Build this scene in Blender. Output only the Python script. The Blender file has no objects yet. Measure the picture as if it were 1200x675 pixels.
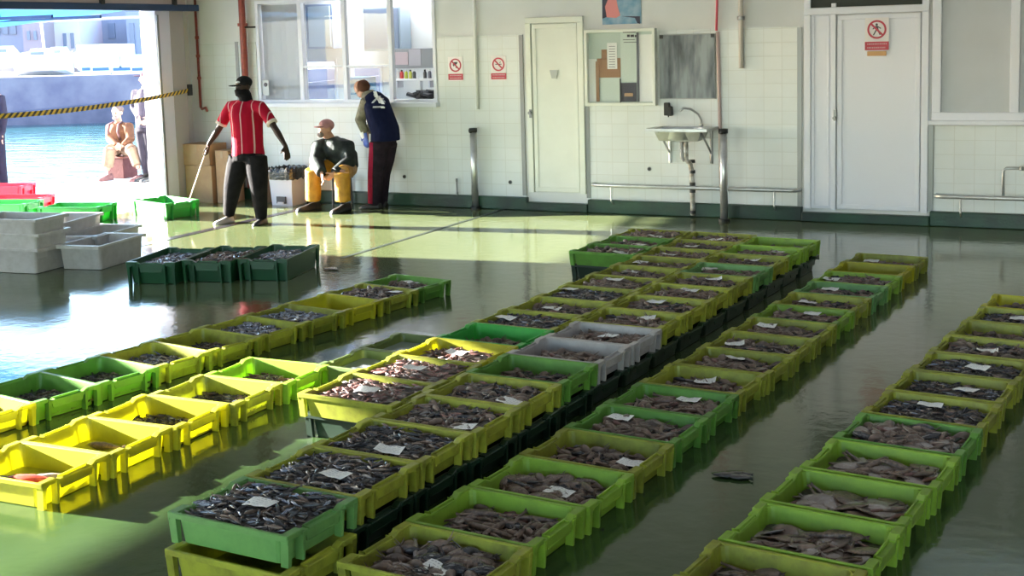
import bpy, bmesh, math, random
import numpy as np
from mathutils import Vector, Matrix, noise
SKY, LAMP, EXPO = 2.1, 8.0, 0.0
R = random.Random(7)
C = bpy.context.scene.collection
S = bpy.context.scene

# ------------------------------------------------------------------ camera model (photo taken from an upper-half lens position, shifted frame)
CF, CCY, CP, CR, CH = 1470.0, 215.0, 0.11509, -0.02746, 2.07171
CA, CD = -0.45773, 15.20519
DC = CD * math.cos(CA)                     # camera's distance from the back wall (the wall is the plane y = 0)
def ray(u, v):
    x = (u - 600) / CF; z = -(v - CCY) / CF
    c, s = math.cos(CR), math.sin(CR); x, z = c*x - s*z, s*x + c*z
    y = 1.0; c, s = math.cos(CP), math.sin(CP); y, z = c*y + s*z, -s*y + c*z
    c, s = math.cos(-CA), math.sin(-CA)
    return Vector((c*x - s*y, s*x + c*y, z))
CAM = Vector((0, -DC, CH))
def G(u, v, h=0.0):
    d = ray(u, v); return CAM + d * ((h - CH) / d.z)
def WY(u, v, y=0.0):
    d = ray(u, v); return CAM + d * ((y + DC) / d.y)
def WX(u, v, x):
    d = ray(u, v); return CAM + d * (x / d.x)
def project(p):
    d = Vector(p) - CAM
    c, s = math.cos(CA), math.sin(CA); x, y, z = c*d.x - s*d.y, s*d.x + c*d.y, d.z
    c, s = math.cos(CP), math.sin(CP); y, z = c*y - s*z, s*y + c*z
    c, s = math.cos(CR), math.sin(CR); x, z = c*x + s*z, -s*x + c*z
    return 600 + CF*x/y, CCY - CF*z/y

cam = bpy.data.objects.new('camera', bpy.data.cameras.new('camera')); C.objects.link(cam)
o0 = ray(600, CCY); rt = (ray(601, CCY) - o0).normalized(); upv = (ray(600, CCY-1) - o0).normalized(); fw = o0.normalized()
M3 = Matrix((rt, upv, -fw)).transposed()
cam.matrix_world = Matrix.Translation(CAM) @ M3.to_4x4()
cam.data.sensor_width = 36; cam.data.lens = CF / 1200 * 36
cam.data.shift_y = -(337.5 - CCY) / 1200
cam.data.clip_end = 500
S.camera = cam

# ------------------------------------------------------------------ helpers
def link(o, parent=None):
    C.objects.link(o)
    if parent: o.parent = parent
    return o
def tag(o, label=None, cat=None, group=None, kind=None):
    if label: o['label'] = label
    if cat: o['category'] = cat
    if group: o['group'] = group
    if kind: o['kind'] = kind
    return o
def empty(name, loc=(0,0,0), rz=0.0, label=None, cat=None, group=None):
    o = bpy.data.objects.new(name, None); C.objects.link(o); o.location = loc; o.rotation_euler = (0,0,rz)
    o.empty_display_size = .1
    return tag(o, label, cat, group)
def mesh_from(name, bm, mats, smooth=False):
    me = bpy.data.meshes.new(name); bmesh.ops.recalc_face_normals(bm, faces=bm.faces); bm.to_mesh(me); bm.free()
    for m in (mats if isinstance(mats, (list, tuple)) else [mats]): me.materials.append(m)
    if smooth:
        for p in me.polygons: p.use_smooth = True
    return me
def obj(name, bm, mats, parent=None, smooth=False, bevel=0.0):
    o = bpy.data.objects.new(name, mesh_from(name, bm, mats, smooth)); link(o, parent)
    if bevel:
        b = o.modifiers.new('bevel', 'BEVEL'); b.width = bevel; b.segments = 2; b.limit_method = 'ANGLE'; b.angle_limit = .7
    return o
def mobj(name, me, parent=None, loc=None, rot=None):
    o = bpy.data.objects.new(name, me); link(o, parent)
    if loc is not None: o.location = loc
    if rot is not None: o.rotation_euler = rot
    return o
def box(bm, x0, x1, y0, y1, z0, z1, mat=0, M=None):
    co = [(x, y, z) for x in (x0, x1) for y in (y0, y1) for z in (z0, z1)]
    vs = [bm.verts.new(M @ Vector(c) if M else c) for c in co]
    for f in ((0,1,3,2),(4,6,7,5),(0,4,5,1),(2,3,7,6),(0,2,6,4),(1,5,7,3)):
        bm.faces.new([vs[i] for i in f]).material_index = mat
    return vs
def bxo(name, dims, m, parent=None, bevel=0.0):
    bm = bmesh.new(); box(bm, *dims); return obj(name, bm, m, parent, bevel=bevel)
def frame_of(d, up=None):
    d = d.normalized(); a = up or (Vector((0,0,1)) if abs(d.z) < .9 else Vector((0,1,0)))
    u = d.cross(a).normalized(); w = u.cross(d).normalized(); return u, w
def tube(bm, pts, rad, n=8, mat=0, caps=True, up=None, dome=False):
    """tube through pts; rad is a number, list, or list of (ru, rw)"""
    pts = [Vector(p) for p in pts]
    if not isinstance(rad, (list, tuple)): rad = [rad]*len(pts)
    if dome:                                   # rounded ends
        r0 = rad[0] if not isinstance(rad[0], tuple) else rad[0]; r1 = rad[-1]
        def sc(r, k): return (r[0]*k, r[1]*k) if isinstance(r, tuple) else r*k
        def mx(r): return (r[0]+r[1])/2 if isinstance(r, tuple) else r
        d0 = (pts[0]-pts[1]).normalized(); d1 = (pts[-1]-pts[-2]).normalized()
        pts = [pts[0]+d0*mx(r0)*.85, pts[0]+d0*mx(r0)*.5] + pts + [pts[-1]+d1*mx(r1)*.5, pts[-1]+d1*mx(r1)*.85]
        rad = [sc(r0,.35), sc(r0,.82)] + list(rad) + [sc(r1,.82), sc(r1,.35)]
    rings = []; pu = None
    for i, p in enumerate(pts):
        d = (pts[min(i+1, len(pts)-1)] - pts[max(i-1, 0)])
        if up is not None: u, w = frame_of(d, Vector(up))
        elif pu is None: u, w = frame_of(d)
        else:
            d = d.normalized(); u = (pu - d*pu.dot(d)).normalized(); w = u.cross(d).normalized()
        pu = u
        r = rad[i]; ru, rw = r if isinstance(r, tuple) else (r, r)
        rings.append([bm.verts.new(p + u*math.cos(2*math.pi*k/n)*ru + w*math.sin(2*math.pi*k/n)*rw) for k in range(n)])
    for a, b in zip(rings, rings[1:]):
        for k in range(n):
            bm.faces.new((a[k], a[(k+1) % n], b[(k+1) % n], b[k])).material_index = mat
    if caps:
        bm.faces.new(rings[0][::-1]).material_index = mat; bm.faces.new(rings[-1]).material_index = mat
def disc(bm, c, r, y0, y1, n=32, r_in=0.0, mat=0):
    """disc / ring lying in an xz plane, thick from y0 to y1"""
    cx, cz = c; ang = [2*math.pi*k/n for k in range(n)]
    A = [[bm.verts.new((cx+rr*math.cos(a), y, cz+rr*math.sin(a))) for a in ang] for rr in ((r, r_in) if r_in else (r,)) for y in (y0, y1)]
    def q(P, Q):
        for k in range(n): bm.faces.new((P[k], P[(k+1)%n], Q[(k+1)%n], Q[k])).material_index = mat
    if r_in: q(A[0],A[1]); q(A[2],A[3]); q(A[0],A[2]); q(A[1],A[3])
    else:
        q(A[0],A[1]); bm.faces.new(A[0]).material_index = mat; bm.faces.new(A[1]).material_index = mat
def prism_xz(bm, pts, y0, y1, mat=0):
    a = [bm.verts.new((x, y0, z)) for x, z in pts]; b = [bm.verts.new((x, y1, z)) for x, z in pts]
    n = len(pts)
    for k in range(n): bm.faces.new((a[k], a[(k+1)%n], b[(k+1)%n], b[k])).material_index = mat
    bm.faces.new(a).material_index = mat; bm.faces.new(b[::-1]).material_index = mat

# ------------------------------------------------------------------ materials
def mat(name, base, rough=.5, metal=0.0, spec=.5, var=None, var_scale=8.0, bump=0.0, bump_scale=40.0, coat=0.0, randh=0.0, ior=None):
    m = bpy.data.materials.new(name); m.use_nodes = True; nt = m.node_tree; N = nt.nodes; L = nt.links
    b = N['Principled BSDF']; b.inputs['Base Color'].default_value = (*base, 1); b.inputs['Roughness'].default_value = rough
    b.inputs['Metallic'].default_value = metal; b.inputs['Specular IOR Level'].default_value = spec
    if coat: b.inputs['Coat Weight'].default_value = coat; b.inputs['Coat Roughness'].default_value = .08
    if var or bump:
        tc = N.new('ShaderNodeTexCoord')
    if var:
        nz = N.new('ShaderNodeTexNoise'); nz.inputs['Scale'].default_value = var_scale; nz.inputs['Detail'].default_value = 6
        L.new(tc.outputs['Object'], nz.inputs['Vector'])
        cr = N.new('ShaderNodeValToRGB'); cr.color_ramp.elements[0].position = .35; cr.color_ramp.elements[1].position = .65
        cr.color_ramp.elements[0].color = (*base, 1); cr.color_ramp.elements[1].color = (*var, 1)
        L.new(nz.outputs['Fac'], cr.inputs['Fac']); col = cr.outputs['Color']
        if randh:
            oi = N.new('ShaderNodeObjectInfo'); hs = N.new('ShaderNodeHueSaturation'); mr = N.new('ShaderNodeMapRange')
            mr.inputs['To Min'].default_value = 1-randh; mr.inputs['To Max'].default_value = 1+randh
            L.new(oi.outputs['Random'], mr.inputs['Value']); L.new(mr.outputs['Result'], hs.inputs['Value']); L.new(col, hs.inputs['Color']); col = hs.outputs['Color']
        L.new(col, b.inputs['Base Color'])
    if bump:
        nb = N.new('ShaderNodeTexNoise'); nb.inputs['Scale'].default_value = bump_scale; nb.inputs['Detail'].default_value = 4
        L.new(tc.outputs['Object'], nb.inputs['Vector'])
        bp = N.new('ShaderNodeBump'); bp.inputs['Strength'].default_value = bump; bp.inputs['Distance'].default_value = .01
        L.new(nb.outputs['Fac'], bp.inputs['Height']); L.new(bp.outputs['Normal'], b.inputs['Normal'])
    return m
def plastic(name, base, dirty, trans=.35, grime=.5):
    """translucent crate plastic with ingrained dirt"""
    m = mat(name, base, rough=.38, var=None); nt = m.node_tree; N = nt.nodes; L = nt.links; b = N['Principled BSDF']
    tc = N.new('ShaderNodeTexCoord'); oi = N.new('ShaderNodeObjectInfo')
    ad = N.new('ShaderNodeVectorMath'); ad.operation = 'ADD'; L.new(tc.outputs['Object'], ad.inputs[0])
    sc = N.new('ShaderNodeVectorMath'); sc.operation = 'SCALE'; sc.inputs['Scale'].default_value = 7.3
    cb = N.new('ShaderNodeCombineXYZ'); L.new(oi.outputs['Random'], cb.inputs[0]); L.new(oi.outputs['Random'], cb.inputs[1]); L.new(cb.outputs[0], sc.inputs[0]); L.new(sc.outputs[0], ad.inputs[1])
    nz = N.new('ShaderNodeTexNoise'); nz.inputs['Scale'].default_value = 9; nz.inputs['Detail'].default_value = 7; nz.inputs['Roughness'].default_value = .65; L.new(ad.outputs[0], nz.inputs['Vector'])
    cr = N.new('ShaderNodeValToRGB'); cr.color_ramp.elements[0].position = .42; cr.color_ramp.elements[1].position = .75
    cr.color_ramp.elements[0].color = (*base, 1); cr.color_ramp.elements[1].color = (*[a*(1-grime)+d*grime for a, d in zip(base, dirty)], 1)
    L.new(nz.outputs['Fac'], cr.inputs['Fac'])
    hs = N.new('ShaderNodeHueSaturation'); mr = N.new('ShaderNodeMapRange'); mr.inputs['To Min'].default_value = .8; mr.inputs['To Max'].default_value = 1.15
    L.new(oi.outputs['Random'], mr.inputs['Value']); L.new(mr.outputs['Result'], hs.inputs['Value']); L.new(cr.outputs['Color'], hs.inputs['Color'])
    L.new(hs.outputs['Color'], b.inputs['Base Color'])
    t = N.new('ShaderNodeBsdfTranslucent'); L.new(hs.outputs['Color'], t.inputs['Color'])
    mx = N.new('ShaderNodeMixShader'); mx.inputs[0].default_value = trans
    L.new(b.outputs[0], mx.inputs[1]); L.new(t.outputs[0], mx.inputs[2]); L.new(mx.outputs[0], N['Material Output'].inputs['Surface'])
    return m
def glass(name, tint=(1,1,1), rough=.02, op=.1, haze=None, haze_amt=0.0):
    m = bpy.data.materials.new(name); m.use_nodes = True; nt = m.node_tree; N = nt.nodes; L = nt.links; N.clear()
    out = N.new('ShaderNodeOutputMaterial'); t = N.new('ShaderNodeBsdfTransparent'); t.inputs[0].default_value = (*tint, 1)
    g = N.new('ShaderNodeBsdfGlossy'); g.inputs['Roughness'].default_value = rough
    lw = N.new('ShaderNodeLayerWeight'); lw.inputs[0].default_value = .5; pw = N.new('ShaderNodeMath'); pw.operation = 'POWER'; pw.inputs[1].default_value = 4; L.new(lw.outputs['Facing'], pw.inputs[0])
    mr = N.new('ShaderNodeMapRange'); mr.inputs['To Min'].default_value = .03; mr.inputs['To Max'].default_value = .6; L.new(pw.outputs[0], mr.inputs['Value'])
    mx = N.new('ShaderNodeMixShader'); L.new(mr.outputs[0], mx.inputs[0])
    src = t.outputs[0]
    if haze:
        d = N.new('ShaderNodeBsdfTranslucent'); d.inputs[0].default_value = (*haze, 1); d2 = N.new('ShaderNodeBsdfDiffuse'); d2.inputs[0].default_value = (*haze, 1)
        dm = N.new('ShaderNodeMixShader'); dm.inputs[0].default_value = .5; L.new(d.outputs[0], dm.inputs[1]); L.new(d2.outputs[0], dm.inputs[2])
        m2 = N.new('ShaderNodeMixShader'); m2.inputs[0].default_value = haze_amt; L.new(t.outputs[0], m2.inputs[1]); L.new(dm.outputs[0], m2.inputs[2]); src = m2.outputs[0]
    L.new(src, mx.inputs[1]); L.new(g.outputs[0], mx.inputs[2]); L.new(mx.outputs[0], out.inputs[0]); return m

OLIVE = plastic('olive_plastic', (.40, .43, .05), (.09, .07, .03), .35, .65)
YELLOW = plastic('yellow_plastic', (.62, .60, .04), (.30, .28, .03), .45, .4)
LIME = plastic('lime_plastic', (.30, .50, .05), (.10, .15, .03), .35, .45)
GREEN = plastic('green_plastic', (.14, .34, .05), (.06, .12, .03), .3, .45)
BRIGHTG = plastic('bright_green_plastic', (.05, .40, .06), (.03, .2, .05), .25, .3)
DGREEN = plastic('deep_green_plastic', (.006, .065, .022), (.01, .04, .02), .12, .3)
TEAL = plastic('teal_green_plastic', (.17, .38, .11), (.06, .14, .05), .3, .4)
GREYP = plastic('grey_plastic', (.42, .40, .40), (.20, .17, .15), .15, .5)
REDP = plastic('red_plastic', (.75, .02, .05), (.4, .02, .03), .3, .3)
WHITEP = plastic('white_tub_plastic', (.62, .60, .58), (.30, .27, .23), .22, .45)

SHADEG = plastic('shade_green_plastic', (.006, .022, .010), (.004, .012, .006), .03, .4)  # for the lower crates: shade under the upper block put into the colour
DULLG = plastic('dull_green_plastic', (.13, .18, .06), (.05, .06, .03), .15, .5)
WHITE = mat('white_lacquer', (.74, .76, .70), .35, var=(.70, .72, .66), var_scale=3)
ALU = mat('white_aluminium', (.72, .73, .80), .3)
PLASTER = mat('cream_plaster', (.70, .71, .71), .7, var=(.65, .66, .65), var_scale=1.5)
STEEL = mat('stainless_steel', (.6, .6, .6), .30, .75, var=(.5, .5, .5), var_scale=12)
GREYSTEEL = mat('dull_grey_steel', (.25, .25, .25), .4, .7)
BLACK = mat('black_rubber', (.012, .012, .012), .5)
REDPIPE = mat('red_pipe_paint', (.28, .05, .03), .45, var=(.20, .04, .03), var_scale=20)
CURB = mat('green_curb_paint', (.014, .055, .026), .4, var=(.008, .02, .012), var_scale=3, bump=.3)
BLUE = mat('navy_blue_steel', (.005, .03, .10), .4)
CARD = mat('corrugated_cardboard', (.36, .21, .11), .8, var=(.30, .17, .09), var_scale=6)
GREYBIN = mat('grey_bin_plastic', (.42, .43, .50), .4)
BAG = mat('black_bin_bag', (.01, .01, .012), .25, bump=1.0, bump_scale=30)
SIGNW = mat('sign_white', (.78, .74, .74), .4)
SIGNR = mat('sign_red', (.45, .02, .05), .4)
SIGNK = mat('sign_black', (.03, .02, .03), .4)
SIGNO = mat('sign_orange', (.55, .30, .12), .5)
FROST = mat('frosted_pane', (.50, .52, .55), .35, var=(.46, .48, .50), var_scale=2)
DARKGLASS = mat('dark_transom_glass', (.045, .05, .045), .35, spec=.1)
PAPER = mat('white_paper', (.82, .82, .80), .6)
PAPER2 = mat('greenish_paper', (.60, .68, .62), .6)
INK = mat('printed_ink', (.12, .12, .14), .6)

def floor_material():
    m = bpy.data.materials.new('wet_green_floor'); m.use_nodes = True; nt = m.node_tree; N = nt.nodes; L = nt.links; b = N['Principled BSDF']
    tc = N.new('ShaderNodeTexCoord')
    n1 = N.new('ShaderNodeTexNoise'); n1.inputs['Scale'].default_value = .7; n1.inputs['Detail'].default_value = 8; n1.inputs['Roughness'].default_value = .6
    L.new(tc.outputs['Object'], n1.inputs['Vector'])
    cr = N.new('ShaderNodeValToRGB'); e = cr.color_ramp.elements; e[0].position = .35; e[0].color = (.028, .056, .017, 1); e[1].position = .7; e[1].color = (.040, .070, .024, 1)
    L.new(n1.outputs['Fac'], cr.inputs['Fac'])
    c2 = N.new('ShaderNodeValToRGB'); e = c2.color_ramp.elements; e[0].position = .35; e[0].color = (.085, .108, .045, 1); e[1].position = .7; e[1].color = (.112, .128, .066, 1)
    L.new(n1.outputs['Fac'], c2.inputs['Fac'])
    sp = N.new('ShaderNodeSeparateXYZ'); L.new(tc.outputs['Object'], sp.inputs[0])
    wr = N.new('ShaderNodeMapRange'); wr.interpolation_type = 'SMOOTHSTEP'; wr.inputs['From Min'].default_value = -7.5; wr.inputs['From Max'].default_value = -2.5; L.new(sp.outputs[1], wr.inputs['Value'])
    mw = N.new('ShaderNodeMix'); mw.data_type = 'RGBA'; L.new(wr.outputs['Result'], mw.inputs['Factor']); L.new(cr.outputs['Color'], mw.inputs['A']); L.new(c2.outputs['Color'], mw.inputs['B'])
    L.new(mw.outputs['Result'], b.inputs['Base Color'])
    n2 = N.new('ShaderNodeTexNoise'); n2.inputs['Scale'].default_value = 1.1; n2.inputs['Detail'].default_value = 5; L.new(tc.outputs['Object'], n2.inputs['Vector'])
    mr = N.new('ShaderNodeMapRange'); mr.inputs['From Min'].default_value = .35; mr.inputs['From Max'].default_value = .7; mr.inputs['To Min'].default_value = .06; mr.inputs['To Max'].default_value = .17
    L.new(n2.outputs['Fac'], mr.inputs['Value']); L.new(mr.outputs['Result'], b.inputs['Roughness'])
    n3 = N.new('ShaderNodeTexNoise'); n3.inputs['Scale'].default_value = 9; n3.inputs['Detail'].default_value = 5; L.new(tc.outputs['Object'], n3.inputs['Vector'])
    bp = N.new('ShaderNodeBump'); bp.inputs['Strength'].default_value = .16; bp.inputs['Distance'].default_value = .012
    L.new(n3.outputs['Fac'], bp.inputs['Height']); L.new(bp.outputs['Normal'], b.inputs['Normal'])
    b.inputs['Specular IOR Level'].default_value = .55
    return m
FLOOR = floor_material()
def tile_material():
    m = bpy.data.materials.new('white_wall_tiles'); m.use_nodes = True; nt = m.node_tree; N = nt.nodes; L = nt.links; b = N['Principled BSDF']
    tc = N.new('ShaderNodeTexCoord'); mp = N.new('ShaderNodeMapping'); mp.inputs['Rotation'].default_value = (math.pi/2, 0, 0)
    L.new(tc.outputs['Object'], mp.inputs['Vector'])
    br = N.new('ShaderNodeTexBrick'); br.offset = 0; br.inputs['Scale'].default_value = 1; br.inputs['Brick Width'].default_value = .2; br.inputs['Row Height'].default_value = .15
    br.inputs['Mortar Size'].default_value = .004; br.inputs['Mortar Smooth'].default_value = .3; br.inputs['Bias'].default_value = 0
    br.inputs['Color1'].default_value = (.68, .71, .71, 1); br.inputs['Color2'].default_value = (.71, .735, .735, 1); br.inputs['Mortar'].default_value = (.62, .63, .61, 1)
    L.new(mp.outputs[0], br.inputs['Vector'])
    nz = N.new('ShaderNodeTexNoise'); nz.inputs['Scale'].default_value = 1.3; nz.inputs['Detail'].default_value = 6; L.new(tc.outputs['Object'], nz.inputs['Vector'])
    mx = N.new('ShaderNodeMix'); mx.data_type = 'RGBA'; mx.blend_type = 'MULTIPLY'; mx.inputs[0].default_value = .5
    cr = N.new('ShaderNodeValToRGB'); cr.color_ramp.elements[0].position = .4; cr.color_ramp.elements[0].color = (.88, .87, .82, 1); cr.color_ramp.elements[1].color = (1,1,1,1); cr.color_ramp.elements[1].position = .6
    L.new(nz.outputs['Fac'], cr.inputs['Fac']); L.new(br.outputs['Color'], mx.inputs['A']); L.new(cr.outputs['Color'], mx.inputs['B']); L.new(mx.outputs['Result'], b.inputs['Base Color'])
    b.inputs['Roughness'].default_value = .22
    bp = N.new('ShaderNodeBump'); bp.inputs['Strength'].default_value = .25; bp.inputs['Distance'].default_value = .003; bp.invert = True
    L.new(br.outputs['Fac'], bp.inputs['Height']); L.new(bp.outputs['Normal'], b.inputs['Normal']); return m
TILE = tile_material()

# ------------------------------------------------------------------ the room
XL, XR, YF, ZC = -11.45, 8.0, -22.0, 5.2
def struct(name, dims, m, bevel=0.0): return tag(bxo(name, dims, m, bevel=bevel), kind='structure')
def struct_bm(name, bm, m, **k): return tag(obj(name, bm, m, **k), kind='structure')
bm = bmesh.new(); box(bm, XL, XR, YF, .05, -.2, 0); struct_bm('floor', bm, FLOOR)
WX0, WX1, WZ0, WZ1 = -10.46, -7.72, 1.30, 2.66            # office window opening
bm = bmesh.new()
box(bm, XL-.25, WX0, .012, .25, 0, ZC); box(bm, WX1, -2.0, .012, .25, 0, ZC); box(bm, -2.0, 6.2, .012, .25, 0, 3.45); box(bm, -2.0, 6.2, .012, .25, 4.85, ZC); box(bm, 6.2, XR, .012, .25, 0, ZC); box(bm, WX0, WX1, .012, .25, 0, WZ0); box(bm, WX0, WX1, .012, .25, WZ1, ZC)
struct_bm('wall_back', bm, PLASTER)
# tiled dado: pieces between doors and windows
bm = bmesh.new()
for x0, x1, z1 in ((XL, WX0-.02, 2.12), (WX0-.02, WX1+.02, WZ0-.03), (WX1+.02, -6.53, 2.12), (-5.72, -3.2, 2.12), (-1.80, XR, 1.09)):
    box(bm, x0, x1, 0, .012, .15, z1)
struct_bm('trim_1', bm, TILE)
bm = bmesh.new()
for x0, x1 in ((XL, -6.5), (-6.5, -5.7), (-5.7, -3.17), (-3.17, -1.83), (-1.83, XR)):
    zt = .10 if x0 in (-6.5, -3.17) else .155
    ya = -.09 if x0 in (-6.5, -3.17) else -.07
    box(bm, x0, x1, ya, .012, 0, zt)
struct_bm('baseboard_back', bm, CURB, bevel=.01)
# left wall: quay opening, and an unseen window shaped to form the near sun patch
bm = bmesh.new()
box(bm, XL-.25, XL, -8.0, -6.6, 0, ZC); box(bm, XL-.25, XL, YF, -13.5, 0, ZC)
box(bm, XL-.25, XL, -6.6, -.38, 2.58, ZC); box(bm, XL-.25, XL, -9.35, -8.0, 2.14, ZC); box(bm, XL-.25, XL, -13.5, -9.35, 1.86, ZC); box(bm, XL-.25, XL, -13.5, -9.35, 0, 1.30); box(bm, XL-.25, XL, -9.35, -8.0, 0, 1.50)
box(bm, -11.86, -11.62, -.66, .25, 0, ZC); box(bm, -11.95, XL, -.385, -.38+.02, 2.58, ZC)
struct_bm('wall_left', bm, PLASTER)
struct('wall_right', (XR, XR+.25, YF, .05, 0, ZC), PLASTER)
bm = bmesh.new(); box(bm, XL, XR, YF-.25, YF, 3.6, ZC)
for x in (-11.1, -5, 1.2, 7.6): box(bm, x-.2, x+.2, YF-.25, YF, 0, 3.6)
struct_bm('wall_front', bm, PLASTER)
struct('ceiling', (XL-.25, XR+.25, YF-.25, .25, ZC, ZC+.2), mat('ceiling_dark_metal', (.16, .17, .17), .8))

# door jamb of the quay opening
JW = mat('jamb_white_metal', (.62, .60, .72), .35); JG = mat('jamb_grey_render', (.36, .33, .33), .7)
struct('trim_2', (-11.60, -11.355, -.93, -.654, 0, 2.56), JW, .008)
struct('wall_added_sun_block', (-15.0, -14.6, -7.6, -4.45, 0, 3.6), PLASTER)  # unseen block added on the quay to cut off the sun
struct('trim_3', (-11.60, -11.355, -.652, -.383, 0, 4.6), JG, .008)
struct('trim_4', (-11.355, -11.335, -.925, -.885, 0, 2.5), GREYSTEEL)
struct('trim_11', (-6.83, -6.78, -3.6, -.08, .0005, .003), mat('floor_joint', (.02,.03,.02), .4))
# floor channel parallel to the left wall
struct('trim_5', (-9.42, -9.30, -3.9, -.08, .0005, .003), mat('drain_steel', (.05, .045, .06), .25, .6))

# ------------------------------------------------------------------ outside: quay, sea, far pier
QUAY = mat('quay_concrete', (.46, .43, .42), .8, var=(.40, .38, .38), var_scale=1.2)
qa, qb = G(0, 224), G(165, 204.5)
qd = (qb - qa).normalized(); q0 = qa - qd*14; q1 = qb + qd*14
bm = bmesh.new()
t = [bm.verts.new(p) for p in ((XL, q0.y, -.002), (XL, q1.y, -.002), (q1.x, q1.y, -.002), (q0.x, q0.y, -.002))]
b_ = [bm.verts.new((v.co.x, v.co.y, -2.0)) for v in t]
bm.faces.new(t[::-1]); bm.faces.new(b_)
for k in range(4): bm.faces.new((t[k], t[(k+1) % 4], b_[(k+1) % 4], b_[k]))
tag(obj('ground', bm, QUAY), kind='structure')
def sea_material():
    m = bpy.data.materials.new('harbour_water'); m.use_nodes = True; nt = m.node_tree; N = nt.nodes; L = nt.links; b = N['Principled BSDF']
    b.inputs['Base Color'].default_value = (.02, .075, .08, 1); b.inputs['Roughness'].default_value = .12
    tc = N.new('ShaderNodeTexCoord'); mp = N.new('ShaderNodeMapping'); mp.inputs['Rotation'].default_value = (0, 0, .65); mp.inputs['Scale'].default_value = (.5, 1.4, 1); L.new(tc.outputs['Object'], mp.inputs[0])
    nz = N.new('ShaderNodeTexNoise'); nz.inputs['Scale'].default_value = 1.6; nz.inputs['Detail'].default_value = 6; L.new(mp.outputs[0], nz.inputs['Vector'])
    bp = N.new('ShaderNodeBump'); bp.inputs['Strength'].default_value = .7; bp.inputs['Distance'].default_value = .12; L.new(nz.outputs['Fac'], bp.inputs['Height']); L.new(bp.outputs[0], b.inputs['Normal'])
    return m
bm = bmesh.new(); box(bm, -180, -11.8, -60, 140, -1.4, -.8); tag(obj('sea', bm, sea_material()), kind='structure')

def far_frame(u, depth):                       # a point at the given forward distance, at pixel column u, height 0
    d = ray(u, 60); f = ray(600, CCY).normalized(); k = depth / d.dot(f); p = CAM + d*k; return p
fdir = Vector((ray(600,CCY).x, ray(600,CCY).y, 0)).normalized(); rdir = Vector((fdir.y, -fdir.x, 0))
def FM(u, depth):                              # local frame: x to the side, y away, z up, origin on the ground at pixel column u
    p = far_frame(u, depth); p.z = 0
    return Matrix.Translation(p) @ Matrix((rdir, fdir, Vector((0,0,1)))).transposed().to_4x4()
def zat(u, v, depth):
    d = ray(u, v); f = ray(600, CCY).normalized(); return (CAM + d*(depth/d.dot(f))).z
STONE = mat('pier_stone', (.19, .17, .21), .9, var=(.11, .10, .15), var_scale=.8)
MA = FM(85, 50)
bm = bmesh.new(); box(bm, -14, 30, 0, 40, -2, zat(80, 89, 50), M=MA); pier = tag(obj('harbour_pier', bm, STONE), kind='structure', label='grey stone harbour wall across the water', cat='pier')
bm = bmesh.new()
zl0, zl1 = zat(0, 126, 49.5), zat(160, 104, 49.5)
M = FM(85, 50)
for s, e in ((-14, 30),):
    v = [bm.verts.new(M @ Vector(c)) for c in ((-14,-.9,-2),(30,-.9,-2),(30,-.9,zl1+1.5),(-14,-.9,zl0-1.0),(-14,0.05,-2),(30,0.05,-2),(30,0.05,zl1+1.5),(-14,0.05,zl0-1.0))]
    for f in ((0,1,2,3),(4,7,6,5),(0,4,5,1),(1,5,6,2),(2,6,7,3),(3,7,4,0)): bm.faces.new([v[i] for i in f])
obj('footing', bm, mat('pier_footing', (.11, .10, .14), .9, var=(.07, .065, .10), var_scale=1.5), pier)
zp = zat(80, 89, 50)
# things standing on the pier
def far_building(u0, u1, v_top, depth, wallm, label, wins=(), roof=None):
    M = FM((u0+u1)/2, depth); w = (u1-u0)/CF*depth/2
    b = empty('apartment_building', M.translation, 0, label, 'building')
    bm = bmesh.new(); zt = zat((u0+u1)/2, v_top, depth); Mi = Matrix.Translation(-Vector(M.translation)) @ M
    box(bm, -w, w, 0, 8, zp-3, zt, M=Mi); obj('wall', bm, wallm, b)
    for (x0, x1, z0, z1) in wins:
        bm = bmesh.new(); box(bm, -w+x0*2*w, -w+x1*2*w, -.08, .02, zp+(zt-zp)*z0, zp+(zt-zp)*z1, M=Mi); obj('window', bm, FARWIN, b)
    if roof:
        bm = bmesh.new(); box(bm, -w-.3, w+.3, -.3, 8.3, zt, zt+.4, M=Mi); obj('roof', bm, roof, b)
    return b
FARWIN = mat('far_window', (.12, .14, .2), .3)
FW1 = mat('far_render_blue', (.20, .21, .27), .9, var=(.17,.18,.24), var_scale=.5); FW2 = mat('far_render_pale', (.42, .42, .44), .9, var=(.5,.38,.4), var_scale=.4); FW3 = mat('far_render_brown', (.24, .19, .21), .9)
far_building(-90, 28, 8, 74, FW1, 'blue grey block of flats with pale balcony across the harbour', [(a, a+.06, .55, .85) for a in (.52, .62, .72, .80, .88)] + [(a, a+.06, .1, .3) for a in (.55, .7, .85)], FW2)
far_building(28, 50, 12, 70, FW3, 'narrow brown house between the paler buildings across the harbour', [(.25, .4, .5, .65), (.6, .75, .5, .65)])
far_building(51, 95, 14, 72, FW2, 'pale pink and white building behind the moored boats', [(.2, .3, .35, .6), (.55, .63, .35, .62), (.75, .83, .35, .62)])
far_building(96, 150, 6, 76, FW1, 'blue grey building behind the white van on the pier', [(.15, .3, .2, .4), (.6, .75, .45, .7)])
far_building(150, 330, 12, 73, mat('far_render_lilac', (.22, .23, .30), .9), 'lilac grey building beside the quay door post', [(.02, .05, .15, .8), (.10, .13, .15, .8)])
WB = mat('boat_white_hull', (.75, .75, .74), .4)
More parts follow.
